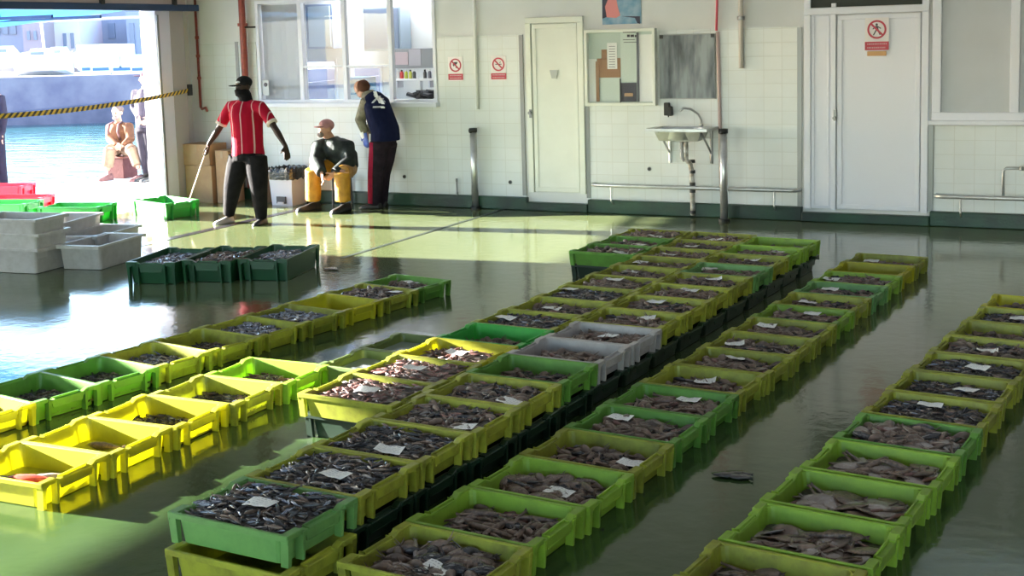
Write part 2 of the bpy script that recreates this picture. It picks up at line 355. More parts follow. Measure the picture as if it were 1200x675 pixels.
# van / white box body
M = FM(115, 53); vz0, vz1 = zp, zat(115, 52, 53)
v = empty('box_van', M.translation, 0, 'white box van parked on the harbour wall', 'van'); Mi = Matrix.Translation(-Vector(M.translation)) @ M
bm = bmesh.new(); box(bm, -.92, .85, 0, 2.4, zp+.12, vz1, M=Mi); obj('body', bm, WB, v, bevel=.05)
bm = bmesh.new(); box(bm, .85, 1.25, .1, 2.3, zp+.1, zp+.75, M=Mi); obj('cab', bm, WB, v, bevel=.08)
for x in (-.6, .8):
    bm = bmesh.new(); tube(bm, [Mi @ Vector((x, .02, zp+.15)), Mi @ Vector((x, .25, zp+.15))], .15, 14); obj('wheel', bm, BLACK, v)
for i, (u0, u1) in enumerate(((94.5, 104), (107, 126), (131, 151), (153.5, 171))):
    M = FM((u0+u1)/2, 51.2); w = (u1-u0)/CF*51.2/2; Mi = Matrix.Translation(-Vector(M.translation)) @ M
    p = empty('crowd_barrier', M.translation, 0, ['short blue barrier panel beside the moored boats', 'blue barrier panel in front of the white van', 'blue barrier panel between the van and the lilac building', 'blue barrier panel beside the standing man in a cap'][i], 'barrier', 'blue barrier panels on the harbour wall')
    z0, z1 = zat((u0+u1)/2, 83, 51.2), zat((u0+u1)/2, 79.3, 51.2)
    bm = bmesh.new(); box(bm, -w, w, 0, .05, z0, z1, M=Mi); obj('panel', bm, mat('barrier_blue', (.03, .10, .30), .5), p)
    bm = bmesh.new(); box(bm, -w-.05, w+.05, -.02, .07, zp, z0, M=Mi); obj('rail', bm, WB, p)
def boat(u, depth, length, label, mast=None, zoff=0):
    M = FM(u, depth); b = empty('motor_boat', M.translation, 0, label, 'boat'); Mi = Matrix.Translation(-Vector(M.translation)) @ M
    bm = bmesh.new(); L_ = length/2; z = zp+zoff
    sec = [(-L_, .5, .0), (-L_*.4, .75, -.02), (L_*.4, .7, 0), (L_*.8, .4, .1), (L_, .03, .25)]
    rings = []
    for x, w, dz in sec:
        rings.append([bm.verts.new(Mi @ Vector(c)) for c in ((x, -w, z+.75+dz), (x, -w*.7, z+.2), (x, 0, z), (x, w*.7, z+.2), (x, w, z+.75+dz))])
    for a, c in zip(rings, rings[1:]):
        for k in range(4): bm.faces.new((a[k], a[k+1], c[k+1], c[k]))
        bm.faces.new((a[0], c[0], c[4], a[4]))
    bm.faces.new(rings[0]); obj('hull', bm, WB, b)
    bm = bmesh.new(); prism_xz(bm, [(-L_*.45, z+.7), (L_*.35, z+.7), (L_*.1, z+1.12), (-L_*.35, z+1.12)], -.45, .45)
    bm.transform(Mi); obj('cabin', bm, WB, b)
    bm = bmesh.new(); box(bm, -L_*.36, L_*.12, -.47, .47, z+.86, z+.98, M=Mi); obj('cabin_window', bm, FARWIN, b)
    if mast:
        bm = bmesh.new(); tube(bm, [Mi @ Vector((0,0,z+1)), Mi @ Vector((-.1,0,z+mast))], .05, 8); obj('mast', bm, WB, b)
    return b
boat(8, 54, 2.6, 'white motor boat laid up in front of the blue grey flats', zoff=.15)
boat(52, 53, 2.4, 'white boat with a tall mast on the harbour wall', mast=3.4)
boat(72, 55, 1.7, 'small white boat beside the white van', zoff=.05)

# ------------------------------------------------------------------ shutter, awning, tape
sh = empty('roller_shutter', (XL+.14, -2.4, 2.6), 0, 'navy blue roller shutter bottom bar raised above the quay opening', 'shutter')
bm = bmesh.new(); box(bm, -.06, .06, -2.2, 2.22, -.05, .035); obj('bottom_bar', bm, BLUE, sh, bevel=.008)
bm = bmesh.new(); box(bm, -.02, .02, -2.15, 2.0, .035, .5)
for k in range(5): box(bm, -.028, .028, -2.15, 2.0, .1+k*.09, .115+k*.09)
obj('slats', bm, mat('shutter_slats', (.45, .36, .36), .5), sh)
for y in (-1.4, .45, 1.75):
    bm = bmesh.new(); box(bm, .03, .07, y-.03, y+.03, .02, .16); obj('hook', bm, BLACK, sh)
bm = bmesh.new()
ny = 40
def awn(x, z0, k): return z0
rows = []
for i in range(ny+1):
    y = -4.6 + i*3.75/ny; dz = .012*math.sin(i*math.pi/2)
    rows.append([bm.verts.new((-11.72, y, 2.60+dz)), bm.verts.new((-14.85, y+.1, 2.40+dz)), ])
for a, b in zip(rows, rows[1:]): bm.faces.new((a[0], a[1], b[1], b[0]))
AWM = mat('blue_awning_sheet', (.10, .38, .62), .5); nt = AWM.node_tree
t = nt.nodes.new('ShaderNodeBsdfTranslucent'); t.inputs[0].default_value = (.12, .45, .72, 1); mx = nt.nodes.new('ShaderNodeMixShader'); mx.inputs[0].default_value = .5
nt.links.new(nt.nodes['Principled BSDF'].outputs[0], mx.inputs[1]); nt.links.new(t.outputs[0], mx.inputs[2]); nt.links.new(mx.outputs[0], nt.nodes['Material Output'].inputs[0])
aw = obj('awning', bm, AWM); tag(aw, 'light blue plastic awning sheet just outside the quay opening', 'awning')
so = aw.modifiers.new('s', 'SOLIDIFY'); so.thickness = .006
bm = bmesh.new()
for k in range(5):
    bm = bmesh.new(); box(bm, -13.9, -11.75, -3.9+k*.8, -3.87+k*.8, 2.47, 2.51); obj('batten', bm, BLUE, aw)

def tape_material():
    m = mat('hazard_tape', (.8, .55, .03), .5); nt = m.node_tree; N = nt.nodes; L = nt.links
    tc = N.new('ShaderNodeTexCoord'); sp = N.new('ShaderNodeSeparateXYZ'); L.new(tc.outputs['UV'], sp.inputs[0])
    ad = N.new('ShaderNodeMath'); ad.operation = 'ADD'; L.new(sp.outputs[0], ad.inputs[0]); L.new(sp.outputs[1], ad.inputs[1])
    fr = N.new('ShaderNodeMath'); fr.operation = 'FRACT'; L.new(ad.outputs[0], fr.inputs[0])
    gt = N.new('ShaderNodeMath'); gt.operation = 'GREATER_THAN'; gt.inputs[1].default_value = .5; L.new(fr.outputs[0], gt.inputs[0])
    mx = N.new('ShaderNodeMix'); mx.data_type = 'RGBA'; mx.inputs['A'].default_value = (.75, .48, .03, 1); mx.inputs['B'].default_value = (.02, .018, .015, 1)
    L.new(gt.outputs[0], mx.inputs['Factor']); L.new(mx.outputs['Result'], N['Principled BSDF'].inputs['Base Color']); return m
tp = empty('barrier_tape', WX(221, 106, -11.38), 0, 'black and yellow striped barrier tape slung across the quay opening', 'tape')
A = WX(221, 106, -11.36); B = WX(0, 133, -10.2); B = A + (B - A)*1.15
bm = bmesh.new(); uvl = bm.loops.layers.uv.new('uv'); n = 60; prev = None
for i in range(n+1):
    f = i/n; p = A.lerp(B, f); p.z -= .10*4*f*(1-f)*.6
    tw = .25*math.sin(f*9); hw = .026
    off = Vector((math.sin(tw), 0, math.cos(tw)))*hw
    cur = (bm.verts.new(p+off-tp.location), bm.verts.new(p-off-tp.location))
    if prev:
        fc = bm.faces.new((prev[0], cur[0], cur[1], prev[1])); s = (B-A).length/.11
        for lp, uv in zip(fc.loops, (((i-1)/n*s, 1), (i/n*s, 1), (i/n*s, .4), ((i-1)/n*s, .4))): lp[uvl].uv = uv
    prev = cur
so = obj('band', bm, tape_material(), tp).modifiers.new('s', 'SOLIDIFY'); so.thickness = .002
bm = bmesh.new(); a = A - tp.location; box(bm, a.x-.055, a.x+.02, a.y-.02, a.y+.06, a.z-.07, a.z+.08); obj('bracket', bm, BLACK, tp, bevel=.006)

# ------------------------------------------------------------------ office window and office
wf = bmesh.new()
fy0, fy1 = -.01, .07
def fr(bm, x0, x1, z0, z1, w=.045, y0=-.01, y1=.07):
    box(bm, x0, x1, y0, y1, z0, z0+w); box(bm, x0, x1, y0, y1, z1-w, z1); box(bm, x0, x0+w, y0, y1, z0+w, z1-w); box(bm, x1-w, x1, y0, y1, z0+w, z1-w)
fr(wf, WX0, WX1, WZ0, WZ1)
cols = [WY(u, 60).x for u in (352.5, 403.5, 457.5)]
for x in cols: box(wf, x-.03, x+.03, -.012, .06, WZ0, WZ1)
zt = WY(400, 78).z
box(wf, cols[0], cols[2], -.005, .05, zt-.012, zt+.015)
win = struct_bm('window_1', wf, ALU, bevel=.004)
bm = bmesh.new(); box(bm, WX0-.05, WX1+.03, -.10, .03, WZ0-.05, WZ0+.005); obj('window_sill', bm, ALU, win, bevel=.006)
GL = glass('office_glass')
for x0, x1 in ((WX0+.045, cols[0]-.03), (cols[0]+.03, cols[1]-.03), (cols[1]+.03, cols[2]-.03)):
    bm = bmesh.new(); box(bm, x0, x1, .02, .026, WZ0+.04, WZ1-.04); obj('pane', bm, GL, win)
# office shell
OW = mat('office_wall_white', (.78, .79, .80), .7)
bm = bmesh.new(); oy = 1.35
ox0, ox1 = -11.62, -6.9
box(bm, ox0-.1, ox0, .25, oy, 0, 3); box(bm, ox1, ox1+.1, .25, oy, 0, 3)
# rear wall with two window holes
holes = [(-10.75, -10.1, 1.15, 1.85), (-9.9, -9.35, 1.15, 1.75)]
hx = [ox0] + [h for H_ in holes for h in H_[:2]] + [ox1]
for i in range(0, len(hx), 2): box(bm, hx[i], hx[i+1], oy, oy+.1, 0, 3)
for h in holes: box(bm, h[0], h[1], oy, oy+.1, 0, h[2]); box(bm, h[0], h[1], oy, oy+.1, h[3], 3)
struct_bm('wall_office', bm, OW)
struct('ceiling_office', (ox0, ox1, .25, oy, 3.0, 3.1), OW); struct('floor_office', (ox0, ox1, .25, oy, -.1, .0), mat('office_floor', (.3,.3,.3), .5))
for i, h in enumerate(holes):
    bm = bmesh.new(); fr(bm, h[0], h[1], h[2], h[3], .04, oy-.02, oy+.06); w2 = struct_bm('window_%d' % (3+i), bm, ALU)
    bm = bmesh.new(); box(bm, h[0]+.04, h[1]-.04, oy+.03, oy+.035, h[2]+.04, h[3]-.04); obj('pane', bm, GL, w2)
# curtain of vertical slats behind the first pane
cb = empty('vertical_blind', (WX0+.35, .14, 1.3), 0, 'grey vertical blind closed behind the first office pane', 'blind')
bm = bmesh.new()
for k in range(9):
    x = -.30 + k*.076; M = Matrix.Translation((x, 0, 0)) @ Matrix.Rotation(.35+.1*math.sin(k*2), 4, 'Z'); box(bm, -.042, .042, -.002, .002, .02, 1.30, M=M)
obj('slats', bm, mat('blind_fabric', (.40, .42, .46), .7), cb)
bm = bmesh.new(); box(bm, -.34, .36, -.02, .02, 1.30, 1.33); obj('head_rail', bm, ALU, cb)
def office_box(name, dims, m, label, cat, parts=()):
    x0,x1,y0,y1,z0,z1 = dims; o = empty(name, ((x0+x1)/2, (y0+y1)/2, z0), 0, label, cat); cx, cy = (x0+x1)/2, (y0+y1)/2
    bm = bmesh.new(); box(bm, x0-cx, x1-cx, y0-cy, y1-cy, 0, z1-z0); obj('body', bm, m, o, bevel=.006)
    for pn, d, mm in parts:
        bm = bmesh.new(); box(bm, d[0]-cx, d[1]-cx, d[2]-cy, d[3]-cy, d[4]-z0, d[5]-z0); obj(pn, bm, mm, o)
    return o
OB = mat('office_blue_grey', (.26, .32, .46), .5); OB2 = mat('office_pale_blue', (.45, .55, .66), .5); OD = mat('office_dark', (.03, .03, .04), .5)
office_box('wall_cabinet', (-10.75, -9.95, 1.05, 1.32, 2.0, 2.62), OB, 'blue grey wall cabinet seen through the second office pane', 'cabinet', [('door', (-10.72, -10.37, 1.03, 1.05, 2.03, 2.59), OB), ('door', (-10.34, -9.98, 1.03, 1.05, 2.03, 2.59), OB2)])
office_box('wall_cabinet', (-9.45, -8.85, 1.05, 1.32, 1.95, 2.55), OB2, 'pale blue wall cabinet seen through the third office pane', 'cabinet', [('door', (-9.42, -8.88, 1.03, 1.05, 1.98, 2.52), OB)])
office_box('office_desk', (-11.2, -7.3, .95, 1.3, .0, 1.1), OW, 'long white office desk under the rear office windows', 'desk', [('top', (-11.25, -7.25, .92, 1.32, 1.1, 1.14), OW)])
office_box('filing_cabinet', (-9.75, -9.4, .95, 1.25, 1.14, 1.6), mat('office_blue', (.10, .28, .50), .5), 'small blue cabinet standing on the office desk', 'cabinet', [('drawer', (-9.72, -9.43, .93, .95, 1.17, 1.36), OB2), ('drawer', (-9.72, -9.43, .93, .95, 1.39, 1.57), OB2)])
# open serving hatch: notice sheets, shelf with bottles, dark clutter
hx0, hx1 = cols[2]+.03, WX1-.045
px_ = lambda u, v, y: WY(u, v, y)
office_box('wall_board', (px_(462, 57, .9).x, px_(509, 57, .9).x+.25, .9, .93, px_(480, 80, .9).z, px_(480, 57, .9).z), mat('board_grey', (.33,.34,.37), .6), 'grey notice board hanging behind the open office hatch', 'board', [('sheet', (px_(462,60,.9).x, px_(478,60,.9).x, .892, .9, px_(470,76,.9).z, px_(470,61,.9).z), mat('pink_sheet', (.62,.5,.54), .6)), ('sheet', (px_(479,60,.9).x, px_(493,60,.9).x, .892, .9, px_(485,77,.9).z, px_(485,58,.9).z), mat('lilac_sheet', (.52,.5,.56), .6))])
sz = px_(480, 92, .75).z
office_box('wall_shelf', (px_(462, 92, .75).x, px_(509, 92, .75).x+.2, .66, .86, sz-.03, sz), OW, 'white shelf with small bottles behind the open hatch', 'shelf', [('bracket', (px_(466,92,.75).x, px_(466,92,.75).x+.02, .7, .86, sz-.12, sz-.03), ALU), ('bracket', (px_(504,92,.75).x, px_(504,92,.75).x+.02, .7, .86, sz-.12, sz-.03), ALU)])
for i, (u, c_, nm) in enumerate(((467, (.7,.7,.7), 'white'), (471, (.6,.05,.05), 'red'), (476, (.55,.6,.08), 'yellow green'), (481, (.6,.6,.1), 'yellow'), (485.5, (.05,.05,.06), 'black'), (498, (.06,.06,.07), 'short black'), (503.5, (.1,.1,.14), 'dark blue'))):
    x = px_(u, 90, .75).x; o = empty('bottle', (x, .75, sz), 0, nm + ' bottle on the shelf behind the open hatch', 'bottle', 'bottles on the office shelf')
    bm = bmesh.new(); tube(bm, [(0,0,0), (0,0,.075), (0,0,.095)], [.024, .024, .012], 12); obj('body', bm, mat('bottle_'+nm.replace(' ', '_'), c_, .3), o)
    bm = bmesh.new(); tube(bm, [(0,0,.095), (0,0,.115)], .013, 10); obj('cap', bm, BLACK if i % 2 else OW, o)
dz0 = WZ0+.0
office_box('counter', (cols[1], WX1+.5, .26, .7, .9, WZ0), OW, 'white counter inside the open office hatch', 'counter', [('edge', (cols[1], WX1+.5, .252, .26, WZ0-.04, WZ0), ALU)])
bm = bmesh.new()
for k in range(16):
    x = R.uniform(hx0+.08, hx1-.05); y = R.uniform(.32, .6); z = R.uniform(.02, .12)
    M = Matrix.Translation((x, y, WZ0+z)) @ Matrix.Rotation(R.uniform(-.5,.5), 4, 'Y') @ Matrix.Rotation(R.uniform(0,3), 4, 'Z'); box(bm, -.12, .12, -.05, .05, -.015, .02, M=M)
tag(obj('gear_pile', bm, OD, bevel=.004), 'pile of black straps and gear on the hatch counter', 'gear', kind='stuff')
office_box('desk_lamp', (px_(487,70,.5).x, px_(493,70,.5).x, .45, .5, WZ0, WZ0+.03), OW, 'small white lamp on the hatch counter', 'lamp', [('stem', (px_(489.5,70,.5).x, px_(490.5,70,.5).x, .47, .48, WZ0+.03, WZ0+.32), OW), ('shade', (px_(485,70,.5).x, px_(494,70,.5).x, .44, .51, WZ0+.14, WZ0+.26), OW)])
# sticker socket under first pane
o = empty('socket_plate', WY(312, 101, -.005), 0, 'grey sticker plate fixed at the corner of the first office pane', 'plate')
bm = bmesh.new(); box(bm, -.05, .05, -.012, 0, -.12, .08); obj('plate', bm, FROST, o)
bm = bmesh.new(); disc(bm, (0, .02), .028, -.016, -.012, 20); obj('mark', bm, SIGNK, o)

# ------------------------------------------------------------------ doors
def make_door(name, x0, x1, z0, z1, leaf, m, side=None):
    bm = bmesh.new(); w = .07
    box(bm, x0, x1, -.03, .02, z1-w, z1); box(bm, x0, x0+w, -.03, .02, z0, z1-w); box(bm, x1-w, x1, -.03, .02, z0, z1-w)
    d = struct_bm(name, bm, m, bevel=.005)
    lx0, lx1 = leaf
    bm = bmesh.new(); box(bm, lx0, lx1, -.012, .02, z0+.01, z1-w-.005); fr(bm, lx0+.004, lx1-.004, z0+.015, z1-w-.01, .05, -.022, -.011); obj('leaf', bm, m, d, bevel=.004)
    return d
z0 = .215
d1 = make_door('door_1', -6.48, -5.735, z0, 2.31, (-6.40, -5.81), WHITE)
bm = bmesh.new(); p = WY(623, 132); tube(bm, [(p.x, -.03, p.z), (p.x, -.07, p.z)], .02, 12); box(bm, p.x-.018, p.x+.018, -.034, -.02, p.z-.06, p.z+.04); obj('door_handle', bm, GREYSTEEL, d1)
bm = bmesh.new(); p = WY(650, 84); prism_xz(bm, [(p.x-.055, p.z+.02), (p.x+.055, p.z+.02), (p.x+.03, p.z-.08), (p.x-.03, p.z-.08)], -.026, -.022); obj('door_plate', bm, mat('door_plate_grey', (.45,.47,.45), .5), d1)
d2 = make_door('door_2', -3.15, -1.86, .13, 2.30, (-2.80, -1.94), ALU)
bm = bmesh.new(); box(bm, -3.08, -2.86, -.012, .02, .14, 2.26); box(bm, -2.86, -2.81, -.03, .02, .13, 2.35); fr(bm, -3.06, -2.88, .16, 2.24, .022, -.02, -.011); obj('side_panel', bm, ALU, d2, bevel=.004)
bm = bmesh.new(); box(bm, -3.08, -1.93, -.005, .015, 2.31, 2.85); obj('transom_pane', bm, DARKGLASS, d2)
bm = bmesh.new(); box(bm, -3.15, -1.86, -.034, .02, 2.235, 2.305); box(bm, -3.15, -3.08, -.03, .02, 2.3, 2.9); box(bm, -1.93, -1.86, -.03, .02, 2.3, 2.9); obj('transom_frame', bm, ALU, d2, bevel=.004)
bm = bmesh.new(); p = WY(979, 138); tube(bm, [(p.x, -.03, p.z), (p.x, -.075, p.z)], .018, 12); box(bm, p.x-.015, p.x+.015, -.036, -.02, p.z-.03, p.z+.09); obj('door_handle', bm, GREYSTEEL, d2)
# frosted window
w2 = bmesh.new(); sx0 = -1.825
fr(w2, sx0, 1.3, 1.10, 3.35, .09, -.04, .03); xm = WY(1190, 60).x; box(w2, xm-.045, xm+.045, -.045, .03, 1.19, 3.3)
win2 = struct_bm('window_2', w2, ALU, bevel=.006)
bm = bmesh.new(); box(bm, sx0+.07, xm-.03, -.01, .0, 1.17, 3.32); obj('pane', bm, FROST, win2)
bm = bmesh.new(); box(bm, xm+.03, 1.25, -.01, .0, 1.17, 3.32); obj('pane', bm, FROST, win2)
bm = bmesh.new(); box(bm, sx0-.03, 1.35, -.09, .012, 1.06, 1.11); obj('window_sill', bm, ALU, win2, bevel=.008)
# unseen clerestory above the frosted window, added for its bright reflection in the floor
bm = bmesh.new(); fr(bm, -2.0, 6.2, 3.45, 4.85, .06, .0, .1)
for k in range(1, 6): box(bm, -2.0+k*1.367-.03, -2.0+k*1.367+.03, .0, .1, 3.5, 4.8)
w5 = struct_bm('window_5', bm, ALU)
bm = bmesh.new(); box(bm, -1.95, 6.15, .05, .056, 3.5, 4.8); obj('pane', bm, glass('added_clerestory_glass', haze=(.80,.76,.68), haze_amt=.92), w5)
# grey corner strips
for n_, (u, v0, v1) in enumerate(((610, 41, 229), (688, 125, 232), (937, 32, 242), (1091, 143, 247), (277, 49, 231))):
    a, b = WY(u, v0), WY(u, v1); struct('trim_%d' % (6+n_), (a.x-.025, a.x+.025, -.008, .014, max(.155, b.z), a.z), GREYSTEEL)

# ------------------------------------------------------------------ signs
def sign(u, v, rad, label, pict, extra=False):
    p = WY(u, v, -.03); p.y = 0
    o = empty('warning_sign', (p.x, -.002 if not extra else -.024, p.z), 0, label, 'sign')
    h = rad*1.25
    bm = bmesh.new(); box(bm, -h, h, -.004, 0, -rad*(2.35 if not extra else 2.15), h); obj('board', bm, SIGNW, o)
    bm = bmesh.new(); disc(bm, (0, 0), rad, -.008, -.004, 36, rad*.80)
    a = math.radians(45); d = Vector((math.cos(a), 0, -math.sin(a))); nrm = Vector((math.sin(a), 0, math.cos(a)))
    w = rad*.1; L_ = rad*.84
    pts = [(-d*L_+nrm*w), (d*L_+nrm*w), (d*L_-nrm*w), (-d*L_-nrm*w)]; prism_xz(bm, [(q.x, q.z) for q in pts], -.008, -.004); obj('prohibition_ring', bm, SIGNR, o)
    bm = bmesh.new()
    for kind, q in pict:
        if kind == 'd': disc(bm, (q[0]*rad, q[1]*rad), q[2]*rad, -.006, -.004, 16)
        else: prism_xz(bm, [(x*rad, z*rad) for x, z in q], -.006, -.004)
    obj('pictogram', bm, SIGNK, o)
    z1, z2 = -rad*1.3, -rad*2.2
    bm = bmesh.new(); box(bm, -h, h, -.007, -.003, z2, z1); obj('text_panel', bm, SIGNR, o)
    bm = bmesh.new(); rr = random.Random(int(u))
    for row in range(2):
        x = -h*.8
        while x < h*.75:
            w = rr.uniform(.06, .13)*rad*1.3; zc = z1 - (row+.62)*(z1-z2)/2.3; box(bm, x, x+w, -.009, -.007, zc-rad*.07, zc+rad*.07); x += w + rad*.06
    obj('lettering', bm, mat('sign_lettering', (.62, .42, .44), .5), o)
    if extra:
        bm = bmesh.new(); box(bm, -h*.8, h*.8, -.005, 0, z2-rad*.62, z2-rad*.12); obj('orange_strip', bm, SIGNO, o)
    return o
sign(532.5, 76.5, .082, 'round prohibition sign beside the office hatch', [('p', [(-.35,.45),(.4,.5),(.25,.15),(-.1,.1)]), ('p', [(-.1,.2),(.1,.2),(.25,-.4),(.1,-.45)]), ('p', [(-.45,.1),(-.3,.2),(-.15,-.1),(-.3,-.2)])])
sign(583, 75.5, .082, 'round prohibition sign between the conduit and the narrow door', [('p', [(-.5,.08),(.35,.08),(.35,-.05),(-.5,-.05)]), ('p', [(.4,.08),(.5,.08),(.5,-.05),(.4,-.05)]), ('p', [(.2,.2),(.3,.45),(.38,.4),(.28,.18)])])
sign(1027.5, 34.5, .098, 'no entry for pedestrians sign on the wide white door', [('d', (-.02,.52,.13)), ('p', [(-.15,.38),(.12,.38),(.18,-.02),(-.1,-.02)]), ('p', [(-.1,0),(.05,0),(-.3,-.62),(-.42,-.58)]), ('p', [(.0,0),(.18,0),(.42,-.55),(.3,-.62)]), ('p', [(-.15,.36),(-.08,.2),(-.42,.0),(-.45,.1)]), ('p', [(.1,.36),(.12,.22),(.4,.05),(.45,.14)])], True)

# ------------------------------------------------------------------ notice cabinet, poster, mirror, soap dispenser
nx0, nx1, nz0, nz1 = -5.70, -4.83, 1.265, 2.145
nb = empty('notice_cabinet', ((nx0+nx1)/2, 0, nz0), 0, 'white framed glass notice cabinet with papers beside the narrow door', 'notice board')
W_, H_ = (nx1-nx0)/2, nz1-nz0
bm = bmesh.new(); fr(bm, -W_, W_, 0, H_, .035, -.08, 0); obj('frame', bm, WHITE, nb, bevel=.004)
bm = bmesh.new(); box(bm, -W_+.02, W_-.02, -.015, -.001, .02, H_-.02); obj('back_board', bm, mat('board_pale_green', (.52, .60, .55), .7), nb)
bm = bmesh.new(); box(bm, -W_+.03, W_-.03, -.072, -.068, .03, H_-.03); obj('glass_door', bm, glass('cabinet_glass'), nb)
def nq(u, v): p = WY(u, v, -.02); return p.x-(nx0+nx1)/2, p.z-nz0
def sheet(name, u0, v0, u1, v1, m, y=-.018):
    a, b = nq(u0, v1), nq(u1, v0); bm = bmesh.new(); box(bm, a[0], b[0], y-.003, y, a[1], b[1]); return obj(name, bm, m, nb)
BROWN = mat('brown_card_sheet', (.34, .18, .09), .7)
s = sheet('cardboard_sheet', 700, 68, 727, 91, BROWN, -.02); sheet('cardboard_sheet', 705, 58, 711, 70, BROWN, -.02)
sheet('paper_sheet', 712, 50, 723, 81, PAPER, -.024); sheet('paper_sheet', 688, 69, 699, 119, PAPER, -.02); sheet('paper_sheet', 705, 91, 726, 118, PAPER2, -.018)
for v in range(54, 80, 3): sheet('print_line', 714, v, 721, v+.7, INK, -.0275)
sheet('paper_sheet', 728, 38, 747, 96, PAPER2, -.018); sheet('paper_sheet', 749, 40, 767, 119, PAPER, -.018)
for u0, v0, u1, v1 in ((730, 37, 745, 38.5), (735, 40.5, 738, 43.5), (739, 40.5, 743, 43.5), (744, 41, 746, 43.5), (730, 46, 744, 47), (731, 49, 746, 50)): sheet('print_line', u0, v0, u1, v1, SIGNK, -.022)
cal = sheet('calendar', 728, 97, 746, 119, SIGNK, -.024); sheet('calendar_picture', 732, 109, 742, 113, mat('calendar_gold', (.5,.3,.15), .5), -.028)
sheet('divider', 747.2, 38, 748.6, 119, INK, -.03); sheet('divider', 727, 92, 728, 122, BLACK, -.03); sheet('divider', 699, 72, 702, 119, BROWN, -.024)
po = empty('poster', WY(728.5, 14, .010), 0, 'blue and pink picture poster above the notice cabinet', 'poster')
pz = lambda u, v: (WY(u, v, .008).x-po.location.x, WY(u, v, .008).z-po.location.z)
a, b = pz(706, 29), pz(751, -9)
bm = bmesh.new(); box(bm, a[0], b[0], -.004, 0, a[1], b[1]); obj('print', bm, mat('poster_sea_blue', (.12, .28, .42), .4, var=(.30, .42, .52), var_scale=9), po)
bm = bmesh.new(); prism_xz(bm, [pz(707, 20), pz(722, 21), pz(727, 18), pz(724, 8), pz(721, -8), pz(712, -8), pz(708, 5)], -.006, -.004); obj('pink_patch', bm, mat('poster_pink', (.70, .25, .25), .5), po)
bm = bmesh.new(); prism_xz(bm, [pz(706, 22), pz(711, 20), pz(709, 8), pz(713, -2), pz(717, -8), pz(706, -8)], -.008, -.006); prism_xz(bm, [pz(728, 19), pz(750, 19), pz(750, 28), pz(747, 27), pz(744, 21)], -.008, -.004); obj('dark_patch', bm, mat('poster_dark', (.03, .03, .06), .5), po)
mi = empty('wall_mirror', WY(805.5, 78, -.01), 0, 'smeared square mirror above the steel sink', 'mirror'); mi.location.y = 0
bm = bmesh.new(); box(bm, -.33, .33, -.02, 0, -.365, .365); obj('backing', bm, mat('mirror_edge', (.30,.31,.31), .5), mi)
mm = mat('smeared_mirror', (.34, .36, .37), .25, .8); nt = mm.node_tree; N = nt.nodes; L = nt.links
tc = N.new('ShaderNodeTexCoord'); mp = N.new('ShaderNodeMapping'); mp.inputs['Scale'].default_value = (5, 1, 1.0); L.new(tc.outputs['Object'], mp.inputs[0]); nz = N.new('ShaderNodeTexNoise'); nz.inputs['Scale'].default_value = 1.6; nz.inputs['Detail'].default_value = 6; L.new(mp.outputs[0], nz.inputs[0])
cr = N.new('ShaderNodeValToRGB'); cr.color_ramp.elements[0].position = .35; cr.color_ramp.elements[0].color = (.02,.025,.03,1); cr.color_ramp.elements[1].position = .62; cr.color_ramp.elements[1].color = (.22,.24,.25,1); L.new(nz.outputs[0], cr.inputs[0]); L.new(cr.outputs[0], N['Principled BSDF'].inputs['Base Color']); N['Principled BSDF'].inputs['Metallic'].default_value = .1
bm = bmesh.new(); box(bm, -.32, .32, -.025, -.02, -.355, .355); obj('mirror_glass', bm, mm, mi)
for x, z in ((-.3, .34), (.3, .34)):
    bm = bmesh.new(); box(bm, x-.02, x+.02, -.032, -.018, z-.02, z+.02); obj('clip', bm, BLACK, mi)
sd = empty('soap_dispenser', WY(782.5, 128, -.04), 0, 'small black soap dispenser on the tiles above the sink', 'dispenser'); sd.location.y = 0
bm = bmesh.new(); prism_xz(bm, [(-.04,-.07),(.055,-.075),(.05,.03),(.02,.035),(.015,.075),(-.04,.075)], -.07, 0); obj('body', bm, BLACK, sd, bevel=.008)
bm = bmesh.new(); tube(bm, [(0.01,-.05,-.07),(0.01,-.05,-.09)], .008, 8); obj('nozzle', bm, BLACK, sd)

# ------------------------------------------------------------------ sink
sx, sz_ = WY(800, 150, -.2).x, 1.03
sk = empty('wall_sink', (sx, 0, 0), 0, 'stainless steel hand basin bracketed to the tiled wall', 'sink')
bm = bmesh.new(); w, dpt = .36, .46
outer = [(-w, 0), (w, 0), (w, -dpt), (-w, -dpt)]
top = [bm.verts.new((x, y, sz_)) for x, y in outer]; inn = [bm.verts.new((x*.78, -.07 + (y+.07)*.86 if y < 0 else -.08, sz_)) for x, y in outer]
low = [bm.verts.new((x*.62, -.12 if y == 0 else -.36, sz_-.14)) for x, y in outer]
for k in range(4): bm.faces.new((top[k], top[(k+1)%4], inn[(k+1)%4], inn[k])); bm.faces.new((inn[k], inn[(k+1)%4], low[(k+1)%4], low[k]))
bm.faces.new(low)
lip = [bm.verts.new((v.co.x, v.co.y, sz_-.03)) for v in top]
for k in range(4): bm.faces.new((top[k], top[(k+1)%4], lip[(k+1)%4], lip[k]))
ob = obj('basin', bm, STEEL, sk); m_ = ob.modifiers.new('s', 'SOLIDIFY'); m_.thickness = .004
bm = bmesh.new(); rg = []
for k in range(20):
    a = 2*math.pi*k/20; rg.append((math.cos(a), math.sin(a)))
r0 = [bm.verts.new((x*.27, -.24+y*.17, sz_-.01)) for x, y in rg]; r1 = [bm.verts.new((x*.24, -.24+y*.15, sz_-.12)) for x, y in rg]; r2 = [bm.verts.new((x*.10, -.24+y*.08, sz_-.155)) for x, y in rg]
for a, b in ((r0, r1), (r1, r2)):
    for k in range(20): bm.faces.new((a[k], a[(k+1)%20], b[(k+1)%20], b[k]))
bm.faces.new(r2); obj('bowl', bm, STEEL, sk, smooth=True)
